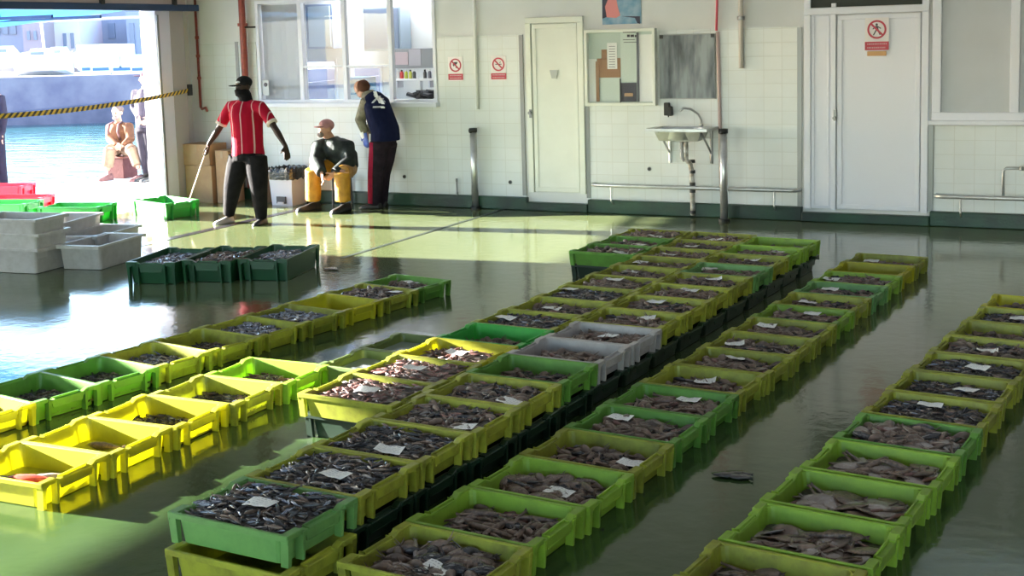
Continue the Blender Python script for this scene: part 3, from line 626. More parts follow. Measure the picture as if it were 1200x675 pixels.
for x in (-.22, .27):
    bm = bmesh.new(); tube(bm, [(x, -.01, sz_-.04), (x, -.01, sz_-.42)], .018, 8); tube(bm, [(x, -.40, sz_-.03), (x, -.02, sz_-.30)], .012, 8); obj('bracket', bm, GREYSTEEL if x > 0 else STEEL, sk)
bm = bmesh.new(); pts = [(.17, -.05, sz_), (.17, -.05, sz_+.07), (.14, -.07, sz_+.14), (.07, -.12, sz_+.20), (.0, -.17, sz_+.215), (-.03, -.19, sz_+.18)]; tube(bm, pts, .012, 10); tube(bm, [(.17,-.05,sz_),(.17,-.05,sz_+.03)], .022, 12); obj('tap', bm, STEEL, sk, smooth=True)
bm = bmesh.new(); tube(bm, [(.04, -.22, sz_-.15), (.04, -.22, sz_-.36), (.05, -.10, sz_-.42), (.06, -.08, sz_-.5), (.07, -.08, .02)], .028, 12); obj('drain_pipe', bm, mat('white_drain_pipe', (.68, .67, .64), .4, var=(.3,.25,.2), var_scale=14), sk, smooth=True)
for z in (.62, .50, .36, .28, .04):
    bm = bmesh.new(); tube(bm, [(.068, -.08, z), (.068, -.08, z+.035)], .033, 12); obj('pipe_joint', bm, BLACK, sk)
bm = bmesh.new(); tube(bm, [(.0, -.22, sz_-.15), (.0, -.22, sz_-.34), (.03,-.22,sz_-.37)], .03, 10); obj('trap', bm, mat('grey_trap', (.3,.3,.3), .4), sk, smooth=True)

# ------------------------------------------------------------------ steel posts, rails, pipes
def post(u, vb, vt, label, y):
    b = G(u, vb); b = Vector((WY(u, vb, y).x, y, 0)); t_ = WY(u-1, vt, y)
    o = empty('steel_post', b, 0, label, 'post')
    bm = bmesh.new(); tube(bm, [(0,0,0.02), (0,0,t_.z)], .043, 20); obj('pole', bm, STEEL, o, smooth=True)
    bm = bmesh.new(); tube(bm, [(0,0,0), (0,0,.03)], .062, 20); obj('base_flange', bm, BLACK, o)
    bm = bmesh.new(); tube(bm, [(0,0,t_.z-.03), (0,0,t_.z+.02)], .05, 18); tube(bm, [(-.02,-.05,t_.z-.01), (.02,.02,t_.z-.01)], .03, 10); obj('cap', bm, BLACK, o, smooth=True)
post(557, 239, 152, 'steel post in front of the tiles beside the narrow door', -.10)
post(848.5, 255, 153, 'steel post standing beside the wall sink', -.32)
def rail(u0, v0, u1, v1, label):
    a, b = WY(u0, v0, -.12), WY(u1, v1, -.12); z = (a.z+b.z)/2
    o = empty('wall_rail', (a.x, 0, z), 0, label, 'rail')
    L_ = b.x-a.x
    bm = bmesh.new(); tube(bm, [(0, -.0, 0), (.01, -.10, 0), (.07, -.13, 0), (L_-.07, -.13, 0), (L_-.01, -.10, 0), (L_, 0, 0)], .022, 14); obj('tube', bm, STEEL, o, smooth=True)
    n = max(2, int(L_/1.1))
    for k in range(n):
        x = .25 + k*(L_-.5)/(n-1)
        bm = bmesh.new(); tube(bm, [(x, -.13, -.01), (x, -.13, -z+.16), (x, -.05, -z+.10)], .010, 8); obj('support', bm, STEEL, o)
rail(693, 217.5, 934, 222.5, 'stainless rail along the tiles under the sink')
rail(1096, 229, 1400, 240, 'stainless rail under the frosted window')
def pipe(name, pts, r, m, label, cat, clips=()):
    p0 = Vector(pts[0]); o = empty(name, p0, 0, label, cat)
    bm = bmesh.new(); tube(bm, [Vector(p)-p0 for p in pts], r, 12); obj('tube', bm, m, o, smooth=True)
    for c in clips:
        bm = bmesh.new(); c = Vector(c)-p0; tube(bm, [c-Vector((0,0,.02)), c+Vector((0,0,.02))], r*1.5, 12); obj('pipe_clip', bm, GREYSTEEL if m is not REDPIPE else REDPIPE, o)
    return o
xa = WY(231.5, 60, -.05).x; zb = WY(234, 126, -.05).z
pipe('water_pipe', [(xa, -.05, 3.6), (xa, -.05, zb), (xa+.03, -.06, zb-.02), (xa+.12, -.09, zb+.0), (xa+.15, -.10, zb-.05)], .018, REDPIPE, 'thin red water pipe ending in a tap beside the cardboard boxes', 'pipe', [(xa, -.05, z) for z in (2.2, 1.95, 1.65)])
xa = WY(285, 45, -.09).x
pipe('water_pipe', [(xa, -.09, 4.6), (xa, -.09, .16)], .045, REDPIPE, 'thick red pipe running down behind the man in the red shirt', 'pipe', [(xa, -.09, z) for z in (2.35, 1.6)])
p = WY(287, 32, -.09); pipe('pipe_bracket', [(p.x, -.09, p.z), (p.x+.14, -.05, p.z)], .012, BLACK, 'black bracket arm on the thick red pipe', 'bracket')
xa = WY(557.5, 60, -.02).x; pipe('cable_conduit', [(xa, -.02, 4.0), (xa, -.02, WY(557.5, 128).z)], .02, PLASTER, 'cream conduit running down between two prohibition signs', 'conduit')
p = WY(840.5, 36, -.02); pipe('power_cable', [(p.x+.02, -.02, 3.9), (p.x, -.02, 2.4), (p.x-.01, -.02, p.z)], .014, mat('red_cable', (.60, .08, .12), .4), 'red cable hanging beside the mirror', 'cable')
pipe('power_cable', [(p.x+.005, -.015, p.z-.01), (p.x+.03, -.015, .3)], .02, mat('pink_conduit', (.55, .42, .40), .5), 'pinkish conduit running down behind the steel post', 'conduit')
a = WY(868.5, 80, -.03); pipe('cable_conduit', [(a.x, -.03, 3.9), (a.x, -.03, a.z)], .028, mat('pale_pipe', (.66, .60, .55), .4), 'pale pipe ending high on the tiles beside the wide door', 'conduit', [(a.x, -.03, a.z+.55)])
a = WY(535, 211, -.04); pipe('valve_pipe', [(a.x, -.04, a.z), (a.x+.005, -.04, a.z-.2), (a.x+.02, -.03, .1)], .009, GREYSTEEL, 'short valve pipe at the foot of the tiles by the office', 'pipe', [(a.x, -.04, a.z), (a.x+.005, -.04, a.z-.17)])
a = WY(1175.5, 230, -.1); b = WY(1175.5, 197, -.1); c_ = WY(1197, 197, -.1)
pipe('water_pipe', [(a.x, -.1, a.z), (b.x, -.1, b.z-.03), (b.x+.03, -.1, b.z), (c_.x+.05, -.1, b.z)], .014, STEEL, 'thin bent steel pipe under the frosted window', 'pipe', [(c_.x, -.1, b.z)])
for u, v, lab in ((598, 213.5, 'small dark wall plug low beside the narrow door'), (761, 198, 'small black wall plug on the tiles left of the sink pipe'), (474, 207, 'small dark wall plug low on the wall under the office hatch')):
    p = WY(u, v); o = empty('wall_plug', (p.x, 0, p.z), 0, lab.replace('left of', 'beside'), 'plug'); bm = bmesh.new(); disc(bm, (0,0), .018, -.012, 0, 14); obj('cap', bm, BLACK, o)
    bm = bmesh.new(); disc(bm, (0,0), .026, -.004, 0, 14); obj('ring', bm, GREYSTEEL, o)

# ------------------------------------------------------------------ crates
def perim(w, d, r=.03, nx=10, ny=14):
    """points round a rounded rectangle, counter-clockwise from the +x side; gives (x, y, side)"""
    pts = []
    for k in range(ny+1): pts.append((w, -d+r + (2*d-2*r)*k/ny, 'e'))
    for a in (30, 60): pts.append((w-r+r*math.cos(math.radians(a)), d-r+r*math.sin(math.radians(a)), 'c'))
    for k in range(nx+1): pts.append((w-r - (2*w-2*r)*k/nx, d, 's'))
    for a in (120, 150): pts.append((-w+r+r*math.cos(math.radians(a)), d-r+r*math.sin(math.radians(a)), 'c'))
    for k in range(ny+1): pts.append((-w, d-r - (2*d-2*r)*k/ny, 'e'))
    for a in (210, 240): pts.append((-w+r+r*math.cos(math.radians(a)), -d+r+r*math.sin(math.radians(a)), 'c'))
    for k in range(nx+1): pts.append((-w+r + (2*w-2*r)*k/nx, -d, 's'))
    for a in (300, 330): pts.append((w-r+r*math.cos(math.radians(a)), -d+r+r*math.sin(math.radians(a)), 'c'))
    return pts
def crate_meshes(key, W, D, H, dip=.016, flat=False, sh=.036):
    w, d = W/2, D/2; P = perim(w-sh, d-.011); n = len(P)
    def topz(y):
        if flat: return H
        a = abs(y)/d; return H - dip*max(0, min(1, (.60-a)/.14))
    def top(x, y, side): return topz(y) if side == 'e' else H
    bm = bmesh.new()
    def ring(f): return [bm.verts.new(f(*p)) for p in P]
    tp = .95
    R0 = ring(lambda x, y, s: (x*tp, y*(tp-.01), .004)); R1 = ring(lambda x, y, s: (x, y, top(x, y, s)-.004))
    R2 = ring(lambda x, y, s: (x-math.copysign(.006, x), y-math.copysign(.006, y), top(x, y, s)-.004)); R3 = ring(lambda x, y, s: ((x-math.copysign(.007, x))*tp, (y-math.copysign(.007, y))*(tp-.01), .012))
    for a, b in ((R0, R1), (R1, R2), (R2, R3)):
        for k in range(n): bm.faces.new((a[k], a[(k+1)%n], b[(k+1)%n], b[k]))
    bm.faces.new(R0); bm.faces.new(R3)
    out = {'basin': mesh_from(key+'_basin', bm, [])}
    bm = bmesh.new()
    # long side bars
    for sy in (-1, 1):
        prof = [(d-.017, H-.020), (d-.017, H-.002), (d-.014, H+.002), (d-.003, H+.002), (d, H-.001), (d, H-.020)]
        g = [[bm.verts.new((x, sy*y, z)) for y, z in prof] for x in (-w+.004, -w/2, 0, w/2, w-.004)]
        for p, q in zip(g, g[1:]):
            for k in range(6): bm.faces.new((p[k], p[(k+1)%6], q[(k+1)%6], q[k]))
        bm.faces.new(g[0]); bm.faces.new(g[-1])
    # end shelves with a stepped outline and a hanging skirt
    ys = sorted(set([-d+.002, d-.002] + [t*d for t in (-.9,-.76,-.62,-.60,-.5,-.46,-.44,-.2,0,.2,.44,.46,.5,.60,.62,.76,.9)]))
    for sx in (-1, 1):
        g = []
        for y in ys:
            a = abs(y)/d; z = topz(y); s_ = H*.34 if a < .45 else (H*.15 if a < .8 else H*.26); xo = w - (.0 if a > .61 or flat else .005)
            if flat: s_ = .03
            prof = [(w-sh-.004, z-.016), (w-sh-.004, z), (w-sh, z+.003), (xo-.003, z+.003), (xo, z), (xo-.001, z-s_), (xo-.006, z-s_), (xo-.006, z-.008), (w-sh+.003, z-.008), (w-sh+.003, z-.016)]
            g.append([bm.verts.new((sx*x, y, zz)) for x, zz in prof])
        m = len(g[0])
        for p, q in zip(g, g[1:]):
            for k in range(m): bm.faces.new((p[k], p[(k+1)%m], q[(k+1)%m], q[k]))
        bm.faces.new(g[0]); bm.faces.new(g[-1])
    out['rim'] = mesh_from(key+'_rim', bm, [])
    bm = bmesh.new(); yy = d*.40                       # grip: small upstand on the shelf and a lower lip
    box(bm, w-sh+.002, w-sh+.009, -yy, yy, H-dip, H-dip+.014); box(bm, w-.022, w-.004, -yy, yy, H-dip-H*.34, H-dip-H*.29)
    box(bm, w-sh-.001, w-.004, yy-.004, yy, H-dip, H-dip+.010); box(bm, w-sh-.001, w-.004, -yy, -yy+.004, H-dip, H-dip+.010)
    out['handle'] = mesh_from(key+'_handle', bm, [])
    bm = bmesh.new()
    def leg(y0, y1):
        vs = [(w-sh, y0, H-.012), (w+.0015, y0, H-.012), (w+.0015, y1, H-.012), (w-sh, y1, H-.012), (w*tp-sh*.8, y0+.004, 0), (w*.975, y0+.004, 0), (w*.975, y1-.004, 0), (w*tp-sh*.8, y1-.004, 0)]
        v = [bm.verts.new(c) for c in vs]
        for f in ((0,1,2,3),(4,7,6,5),(0,4,5,1),(1,5,6,2),(2,6,7,3),(3,7,4,0)): bm.faces.new([v[i] for i in f])
    leg(d*.86, d*.86+.027); out['corner_post'] = mesh_from(key+'_post', bm, [])
    bm = bmesh.new(); leg(d*.50, d*.50+.020); out['rib'] = mesh_from(key+'_rib', bm, [])
    return out
CR_ = {'std': crate_meshes('std', .602, .447, .125), 'big': crate_meshes('big', .80, .47, .20, dip=.02), 'tub': crate_meshes('tub', .80, .47, .235, dip=0, flat=True)}
CACHE = {}
def crate_me(kind, part, m):
    k = (kind, part, m.name)
    if k not in CACHE:
        me = CR_[kind][part].copy(); me.materials.append(m); CACHE[k] = me
    return CACHE[k]
def crate(x, y, z, rz, m, label, cat='crate', group=None, kind='std', bare=False, name='fish_crate'):
    e = empty(name, (x, y, z), rz, label, cat, group)
    mobj('basin', crate_me(kind, 'basin', m), e); mobj('rim', crate_me(kind, 'rim', m), e)
    if not bare:
        mobj('handle', crate_me(kind, 'handle', m), e); mobj('handle', crate_me(kind, 'handle', m), e, rot=(0,0,math.pi))
        for k in range(4):
            for pn in ('corner_post', 'rib'):
                o = mobj(pn, crate_me(kind, pn, m), e, rot=(0, 0, math.pi if k > 1 else 0)); o.scale = (1, -1 if k % 2 else 1, 1)
    return e

# ------------------------------------------------------------------ fish
F_DARK = mat('fish_slate', (.022, .022, .028), .22, var=(.06, .055, .06), var_scale=20)
F_BROWN = mat('fish_brown', (.21, .14, .11), .28, var=(.06, .045, .038), var_scale=18)
F_PALE = mat('fish_pale_belly', (.30, .27, .26), .25, var=(.25, .20, .19), var_scale=15)
F_SILVER = mat('fish_silver', (.34, .37, .46), .2, .3, var=(.10, .11, .16), var_scale=14)
F_PINK = mat('fish_pink', (.26, .13, .11), .3, var=(.14, .065, .06), var_scale=14)
F_RED = mat('fish_red', (.50, .09, .05), .25, var=(.35, .05, .04), var_scale=12)
F_BED = mat('fish_bed_wet', (.03, .025, .024), .3, var=(.06, .045, .04), var_scale=30, bump=.6, bump_scale=60)
FMATS = [F_DARK, F_BROWN, F_PALE, F_SILVER, F_PINK, F_RED, F_BED]
DK, BR, PA, SI, PK, RD, BD = range(7)
def add_fish(bm, M, L, kind, mi, bend=0.0):
    def T(x, y, z): return M @ Vector((x*L, (y + bend*math.sin(x*3))*L, z*L))
    if kind == 'fish':
        secs = [(-.50,.012,.012),(-.42,.045,.05),(-.28,.075,.095),(-.05,.085,.11),(.2,.05,.065),(.36,.02,.025)]; n = 7
    elif kind == 'eel':
        secs = [(-.5,.02,.02),(-.42,.05,.05),(-.15,.06,.06),(.15,.05,.05),(.38,.03,.03),(.5,.01,.012)]; n = 6
    elif kind == 'lump':                         # cuttlefish / octopus mantle
        secs = [(-.45,.08,.05),(-.32,.2,.13),(-.1,.28,.18),(.12,.24,.16),(.28,.15,.11),(.38,.1,.07)]; n = 9
    else:                                        # flatfish or ray disc
        secs = [(-.5,.03,.01),(-.38,.16,.025),(-.15,.30,.04),(.08,.29,.04),(.28,.14,.025),(.40,.03,.012)]; n = 9
    rings = [[bm.verts.new(T(x, math.cos(2*math.pi*k/n)*a, math.sin(2*math.pi*k/n)*b)) for k in range(n)] for x, a, b in secs]
    for a, b in zip(rings, rings[1:]):
        for k in range(n):
            f = bm.faces.new((a[k], a[(k+1)%n], b[(k+1)%n], b[k])); f.material_index = mi; f.smooth = True
    for r in (rings[0][::-1], rings[-1]): bm.faces.new(r).material_index = mi
    if kind in ('fish', 'flat', 'eel'):
        h = .10 if kind == 'fish' else .06
        v = [bm.verts.new(T(*c)) for c in ((.34, 0, .02), (.5, .0, h), (.45, .0, 0), (.5, .0, -h), (.34, 0, -.02))]
        if kind != 'fish': v2 = v
        f = bm.faces.new(v); f.material_index = mi
        v = [bm.verts.new(T(*c)) for c in ((.34, .018, 0), (.5, .07, .004), (.47, 0, .0), (.5, -.07, .004), (.34, -.018, 0))]; f = bm.faces.new(v); f.material_index = mi
        if kind == 'fish':
            v = [bm.verts.new(T(*c)) for c in ((-.15, 0, .09), (.0, .005, .16), (.12, 0, .08))]; bm.faces.new(v).material_index = mi
    if kind == 'lump':
        for k in range(5):
            a = -.6+.3*k; pts = [T(.33, a*.12, .0), T(.5, a*.35, -.01+.03*math.sin(k*2)), T(.66+.05*math.sin(k*3), a*.6+.06*math.sin(k*5), .0)]
            tube(bm, pts, [.035*L, .026*L, .01*L], 5, mi)
def heap_mesh(key, seed, spec, n, fill, zmax, half=(.258, .200)):
    """bed + n fish; spec: list of (weight, kind, material, Lmin, Lmax)"""
    rr = random.Random(seed); bm = bmesh.new(); hx, hy = half; nx, ny = 16, 12
    base = .012 + fill*zmax
    def hz(x, y):
        e = max(0, 1-(abs(x)/hx)**6)*max(0, 1-(abs(y)/hy)**6)
        return max(.011, base*(.90+.10*e) + .012*noise.noise(Vector((x*9+seed, y*9, seed*1.7))))
    g = [[bm.verts.new((-hx+2*hx*i/nx, -hy+2*hy*j/ny, hz(-hx+2*hx*i/nx, -hy+2*hy*j/ny))) for j in range(ny+1)] for i in range(nx+1)]
    for i in range(nx):
        for j in range(ny): f = bm.faces.new((g[i][j], g[i+1][j], g[i+1][j+1], g[i][j+1])); f.material_index = BD; f.smooth = True
    tw = sum(s[0] for s in spec)
    for k in range(n):
        t = rr.uniform(0, tw)
        for s in spec:
            t -= s[0]
            if t <= 0: break
        L_ = rr.uniform(s[3], s[4]); m = L_*.42
        yaw = rr.uniform(0, 2*math.pi) if rr.random() < .5 else rr.choice((0, math.pi)) + rr.gauss(0, .4)
        ax, ay = abs(math.cos(yaw))*m, abs(math.sin(yaw))*m
        x = rr.uniform(-max(.01, hx-ax), max(.01, hx-ax)); y = rr.uniform(-max(.01, hy-ay), max(.01, hy-ay))
        M = Matrix.Translation((x, y, hz(x, y)+rr.uniform(.002, .012))) @ Matrix.Rotation(yaw, 4, 'Z') @ Matrix.Rotation(rr.gauss(0, .12), 4, 'Y') @ Matrix.Rotation(rr.uniform(0, 6.28) if s[1] != 'flat' else rr.gauss(0, .25), 4, 'X')
        add_fish(bm, M, L_, s[1], s[2], rr.uniform(-.12, .12))
    me = bpy.data.meshes.new(key); bm.to_mesh(me); bm.free()
    for m in FMATS: me.materials.append(m)
    return me
SP = {
 'small': [(6,'fish',DK,.05,.085),(3,'fish',BR,.05,.085),(1.2,'fish',SI,.045,.08),(.5,'fish',PA,.04,.06)],
 'mix':   [(4,'fish',BR,.07,.12),(3,'fish',DK,.07,.12),(1.2,'lump',BR,.07,.11),(1.2,'fish',PA,.05,.09),(1,'fish',PK,.06,.10)],
 'brown': [(4,'eel',BR,.12,.22),(2,'lump',BR,.08,.13),(1.6,'fish',PA,.07,.12),(1.5,'fish',DK,.08,.13),(1.5,'fish',PK,.08,.13)],
 'flat':  [(4,'flat',BR,.11,.18),(4,'flat',PA,.07,.12),(3,'eel',BR,.12,.2),(1,'fish',PK,.08,.12)],
 'silver':[(5,'fish',SI,.05,.09),(2,'fish',PA,.05,.08),(2,'fish',DK,.06,.10)],
 'pink':  [(4,'fish',PK,.05,.10),(3,'fish',PA,.04,.08),(2,'fish',BR,.06,.10)],
 'lump':  [(3,'lump',BR,.09,.13),(1,'lump',DK,.09,.13),(1,'fish',PA,.06,.1)],
}
HM = {}
COUNT = {'small': 300, 'mix': 170, 'brown': 110, 'flat': 90, 'silver': 220, 'pink': 200, 'lump': 70}
def heap(kind, fill, var):
    k = (kind, fill, var)
    if k not in HM:
        zm = .094; n = COUNT[kind]
        HM[k] = heap_mesh('heap_%s_%d_%d' % (kind, int(fill*10), var), 11+var*7+len(kind), SP[kind], n, fill, zm)
    return HM[k]
FD = {'small': 'small dark fish', 'mix': 'mixed brown and dark fish', 'brown': 'long brownish fish', 'flat': 'brown flatfish', 'silver': 'small silvery fish', 'pink': 'pale pink fish', 'lump': 'brown cuttlefish'}
ORD = ['first','second','third','fourth','fifth','sixth','seventh','eighth','ninth','tenth','eleventh','twelfth','thirteenth','fourteenth','fifteenth','sixteenth','seventeenth']
MN = {OLIVE.name: 'olive', YELLOW.name: 'yellow', LIME.name: 'lime', GREEN.name: 'green', BRIGHTG.name: 'vivid green', DGREEN.name: 'dark green', SHADEG.name: 'shade-dark green', DULLG.name: 'dull green', TEAL.name: 'sea green', GREYP.name: 'grey', REDP.name: 'red', WHITEP.name: 'white'}

# sheets of paper on the fish
def card_mesh(seed):
    rr = random.Random(seed); bm = bmesh.new(); nx, ny = 8, 5; w, d = .062, .042
    c1, c2 = rr.uniform(-.005, .008), rr.uniform(-.004, .005)
    def z(x, y): return .006 + c1*(x/w)**2 + c2*(y/d)*(x/w) + .002*math.sin(x*90+seed)
    g = [[bm.verts.new((-w+2*w*i/nx, -d+2*d*j/ny, z(-w+2*w*i/nx, -d+2*d*j/ny))) for j in range(ny+1)] for i in range(nx+1)]
    for i in range(nx):
        for j in range(ny): f = bm.faces.new((g[i][j], g[i+1][j], g[i+1][j+1], g[i][j+1])); f.smooth = True
    for row in range(4):
        y = d*.7 - row*d*.4; x = -w*.8
        while x < w*.7:
            l = rr.uniform(.008, .02); hh = .0016 if row else .003
            v = [bm.verts.new((a, b, z(a, b)+.0012)) for a, b in ((x, y-hh), (min(w*.9, x+l), y-hh), (min(w*.9, x+l), y+hh), (x, y+hh))]
            bm.faces.new(v).material_index = 1; x += l+.006
    me = bpy.data.meshes.new('card'); bm.to_mesh(me); bm.free(); me.materials.append(PAPER); me.materials.append(INK2); return me
INK2 = mat('faint_ink', (.45, .45, .47), .6)
CARDS = [card_mesh(k) for k in range(6)]

PITCHED = []
def fill_of(f): return .012 + f*.094
def row(name_phrase, specs, y0, pitch, xc, slope, z, group, cards, short, lower=False, rotx=0.0, jit=1.0, seed=1):
    """specs: (material, fish kind or None, fill); y0 = near edge; xc(y) = centre line; cards: {index: (u, v)}"""
    rr = random.Random(seed); n = len(specs); out = []
    for i, (m, fk, fill) in enumerate(specs):
        y = y0 + pitch*(i+.5); x = xc(y) + rr.uniform(-.008, .008)*jit; rz = -math.atan(slope) + rotx + rr.uniform(-.012, .012)*jit
        what = ('empty' if not fk else ('pink' if fk == 'pink' else 'silvery' if fk == 'silver' else 'dark' if fk == 'small' else 'brown') + ' catch')
        e = crate(x, y, z, rz, m, '%s crate, %s, %s from the near end of %s' % (MN[m.name], what, ORD[i], name_phrase), group=group)
        out.append(e)
        if lower:
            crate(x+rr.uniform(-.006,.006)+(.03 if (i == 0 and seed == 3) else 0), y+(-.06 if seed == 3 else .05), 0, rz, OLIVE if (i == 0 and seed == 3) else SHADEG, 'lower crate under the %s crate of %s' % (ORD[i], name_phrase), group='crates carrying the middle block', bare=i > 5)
        top = z + .012
        if fk and fk != 'single':
            h = mobj('fish_heap', heap(fk, fill, rr.randrange(3)), None, (x, y, z), (0, 0, rz + (math.pi if rr.random() < .5 else 0)))
            tag(h, '%s in the %s crate of %s' % (FD[fk], ORD[i], name_phrase), 'fish heap', 'fish heaps in the crates', kind='stuff')
            top = z + fill_of(fill) + .020
        if i in cards:
            p = G(*cards[i], top)
            lx, ly = p.x-x, p.y-y; lx = max(-.2, min(.2, lx)); ly = max(-.14, min(.14, ly))
            c = mobj('paper_card', CARDS[rr.randrange(6)], None, (x+lx, y+ly, top+.004), (rr.gauss(0,.05), rr.gauss(0,.05), rz+rr.gauss(0,.15)))
            tag(c, 'white paper card in the %s crate of %s' % (ORD[i], name_phrase), 'paper card', 'paper cards on the fish')
    return out
O_, Y_, L_, G_, T_, K_, BG = OLIVE, YELLOW, LIME, GREEN, TEAL, GREYP, BRIGHTG
bx = lambda y: -2.375 + .053*(y+2.74) - .302
cardsB = dict(zip((0,1,2,3,4,7,8,9,10,11,12,13,14), [(305,591),(393,558),(453,531),(542,502),(597,472),(712,394.7),(766,368.7),(775,352),(813,339),(837,328),(837,312.7),(884.7,304.6),(914,293.7)]))
rowB = row('the column with grey crates', [(T_,'small',1.12),(O_,'small',1.0),(O_,'small',.92),(O_,'mix',.8),(O_,'mix',.75),(G_,'mix',.2),(K_,'brown',.35),(K_,'brown',.5),(O_,'brown',.6),(O_,'mix',.7),(O_,'brown',.7),(O_,'mix',.7),(T_,'brown',.6),(O_,'mix',.6),(L_,'brown',.6),(L_,'mix',.3)],
    -9.99, .4528, bx, .053, .125, 'crates of the middle block', cardsB, 'B', lower=True, seed=3)
ex = lambda y: bx(y) - .607
cardsE = dict(zip((0,1,2,4,5,6,7,8,9,10,11,12), [(430,458),(487,433),(535,415),(593,373),(646.7,362),(666.7,339.6),(721,329),(739,319),(745,308),(785,299.7),(810.7,290),(838,282)]))
rowE = row('the column of pink fish', [(O_,'pink',.95),(O_,'pink',.98),(Y_,'pink',.6),(BG,'mix',.1),(O_,'small',.9),(O_,'mix',.6),(O_,'small',.9),(O_,'brown',.8),(O_,'mix',.6),(O_,'brown',.6),(O_,'brown',.7),(O_,'mix',.7),(O_,'brown',.7)],
    -8.40, .4445, ex, .053, .125, 'crates of the middle block', cardsE, 'E', lower=True, seed=5)
fx = lambda y: ex(y) - .615
rowF = row('the three-crate column by sunlit floor', [(G_,'mix',.8),(G_,'mix',.6),(O_,'brown',.9)], -3.93, .4445, fx, .053, .125, 'crates of the middle block', dict(zip((0,1,2), [(727,297),(748,288),(767,278)])), 'F', lower=True, seed=8)
cx = lambda y: -1.492 + .0748*(y+2.608) - .302
cardsC = dict(zip((0,2,3,4,5,6,7,8,9,10,11,12,13,15), [(510,668),(655,578),(740,545),(728,490),(809,469),(826.7,448.5),(865,420),(861,404.5),(898.7,383),(951,368.5),(946.7,355),(972.7,339.6),(970,328),(1021,306.5)]))
rowC = row('the row facing the sink', [(O_,'lump',.55),(L_,'brown',.35),(L_,'mix',.4),(O_,'mix',.35),(G_,'brown',.6),(G_,'brown',.5),(O_,'brown',.3),(O_,'brown',.6),(O_,'mix',.6),(O_,'brown',.6),(L_,'brown',.65),(O_,'mix',.55),(T_,'mix',.6),(L_,'brown',.7),(Y_,None,0),(O_,'pink',.5)],
    -9.90, .4555, cx, .0748, 0, 'crates of the single row', cardsC, 'C', seed=11)
dx_ = lambda y: -.853 + .108*(y+4.06) + .302 + .01
rowD = row('the row facing the wide door', [(O_,'flat',.3),(L_,'flat',.4),(L_,'flat',.35),(L_,'flat',.45),(G_,'brown',.8),(O_,'small',.75),(O_,'small',.65),(O_,'small',.8),(O_,'mix',.8),(O_,'mix',.4),(O_,'small',.75),(Y_,'mix',.4)],
    -9.62, .4633, dx_, .108, 0, 'crates of the row by the wide door', {5:(1090,476),6:(1132,458),7:(1146,432),8:(1157,412.6),10:(1195,374)}, 'D', seed=13)
ax_ = lambda y: -4.937 + .1267*(y+4.776) - .29
rowA = row('the outermost row', [(Y_,'mix',.1),(G_,'small',.1),(G_,'small',.12),(O_,'silver',.4),(O_,'small',.15),(O_,'silver',.7),(O_,'silver',.8),(Y_,None,0),(O_,'mix',.85),(G_,'mix',.5)],
    -9.108, .433, ax_, .1267, 0, 'crates of the outer row', {8: (462, 343), 9: (487, 331)}, 'A', rotx=-.03, seed=17)
yx_ = lambda y: -4.375 + .055*max(0, y+8.7) - .30
rowY = row('the short yellow row', [(Y_,'single',.05),(Y_,'single',.05),(Y_,'small',.03),(O_,'small',.12),(L_,'pink',.12)],
    -9.69, .449, yx_, .0, 0, 'crates of the short yellow row', {}, 'Y', rotx=.03, seed=19)
for i, (x, y) in enumerate(((-4.10, -7.26), (-4.09, -6.80))):
    e = crate(x - .0, y, 0, -.05, DULLG, ['open green crate half under the pink fish crates, closer to the yellow row', 'open green crate half under the pink fish crates, closer to the wall'][i], group='low crates beside the middle block')
    bm = bmesh.new(); box(bm, -.245, .245, -.190, .190, .014, .075); w_ = obj('melt_water', bm, mat('melt_water_%d' % i, (.16, .19, .18), .08)); w_.location = (x, y, 0); w_.rotation_euler = (0,0,-.05)
    tag(w_, ['cloudy melt water in the low crate closer to the yellow row', 'cloudy melt water in the low crate closer to the wall'][i], 'water', kind='stuff')

# individual fish on top of the closest crates
FISHV = {}
def fish_me(kind, mi, v):
    k = (kind, mi, v)
    if k not in FISHV:
        bm = bmesh.new(); add_fish(bm, Matrix.Identity(4), 1.0, kind, 0, (-.1, .0, .12)[v]); me = bpy.data.meshes.new('fish_'+kind); bm.to_mesh(me); bm.free(); me.materials.append(FMATS[mi]); FISHV[k] = me
    return FISHV[k]
def scatter(e, n, specs, z, label, group, seed, name='fish', cat='fish', half=(.250, .192)):
    rr = random.Random(seed); c, s = math.cos(e.rotation_euler.z), math.sin(e.rotation_euler.z)
    placed = []
    for k in range(n):
        kind, mi, l0, l1 = rr.choice(specs); Ls = rr.uniform(l0, l1); m = Ls*.45
        for _ in range(30):
            yaw = rr.uniform(0, 2*math.pi) if rr.random() < .5 else rr.choice((0, math.pi)) + rr.gauss(0, .4)
            ax, ay = abs(math.cos(yaw))*m, abs(math.sin(yaw))*m
            x = rr.uniform(-(half[0]-ax), half[0]-ax); y = rr.uniform(-(half[1]-ay), half[1]-ay) if half[1] > ay else 0
            if all((x-a)**2+(y-b)**2 > (.35*(Ls+l))**2*.35 for a, b, l in placed): break
        placed.append((x, y, Ls))
        o = mobj(name, fish_me(kind, mi, rr.randrange(3)), None, (e.location.x + c*x - s*y, e.location.y + s*x + c*y, e.location.z + z + rr.uniform(0, .008)), ((rr.choice((0, math.pi))+rr.gauss(0,.2) if kind in ('flat','lump') else rr.uniform(0, 6.28)), rr.gauss(0, .06), yaw+e.rotation_euler.z))
        o.scale = (Ls,)*3; tag(o, label, cat, group)
scatter(rowB[0], 64, [('fish',DK,.06,.10),('fish',DK,.06,.10),('fish',BR,.06,.09),('fish',SI,.05,.09)], .132, 'small dark fish lying on the brimming pale green front crate of the block', 'small fish on the front crate of the block', 1)
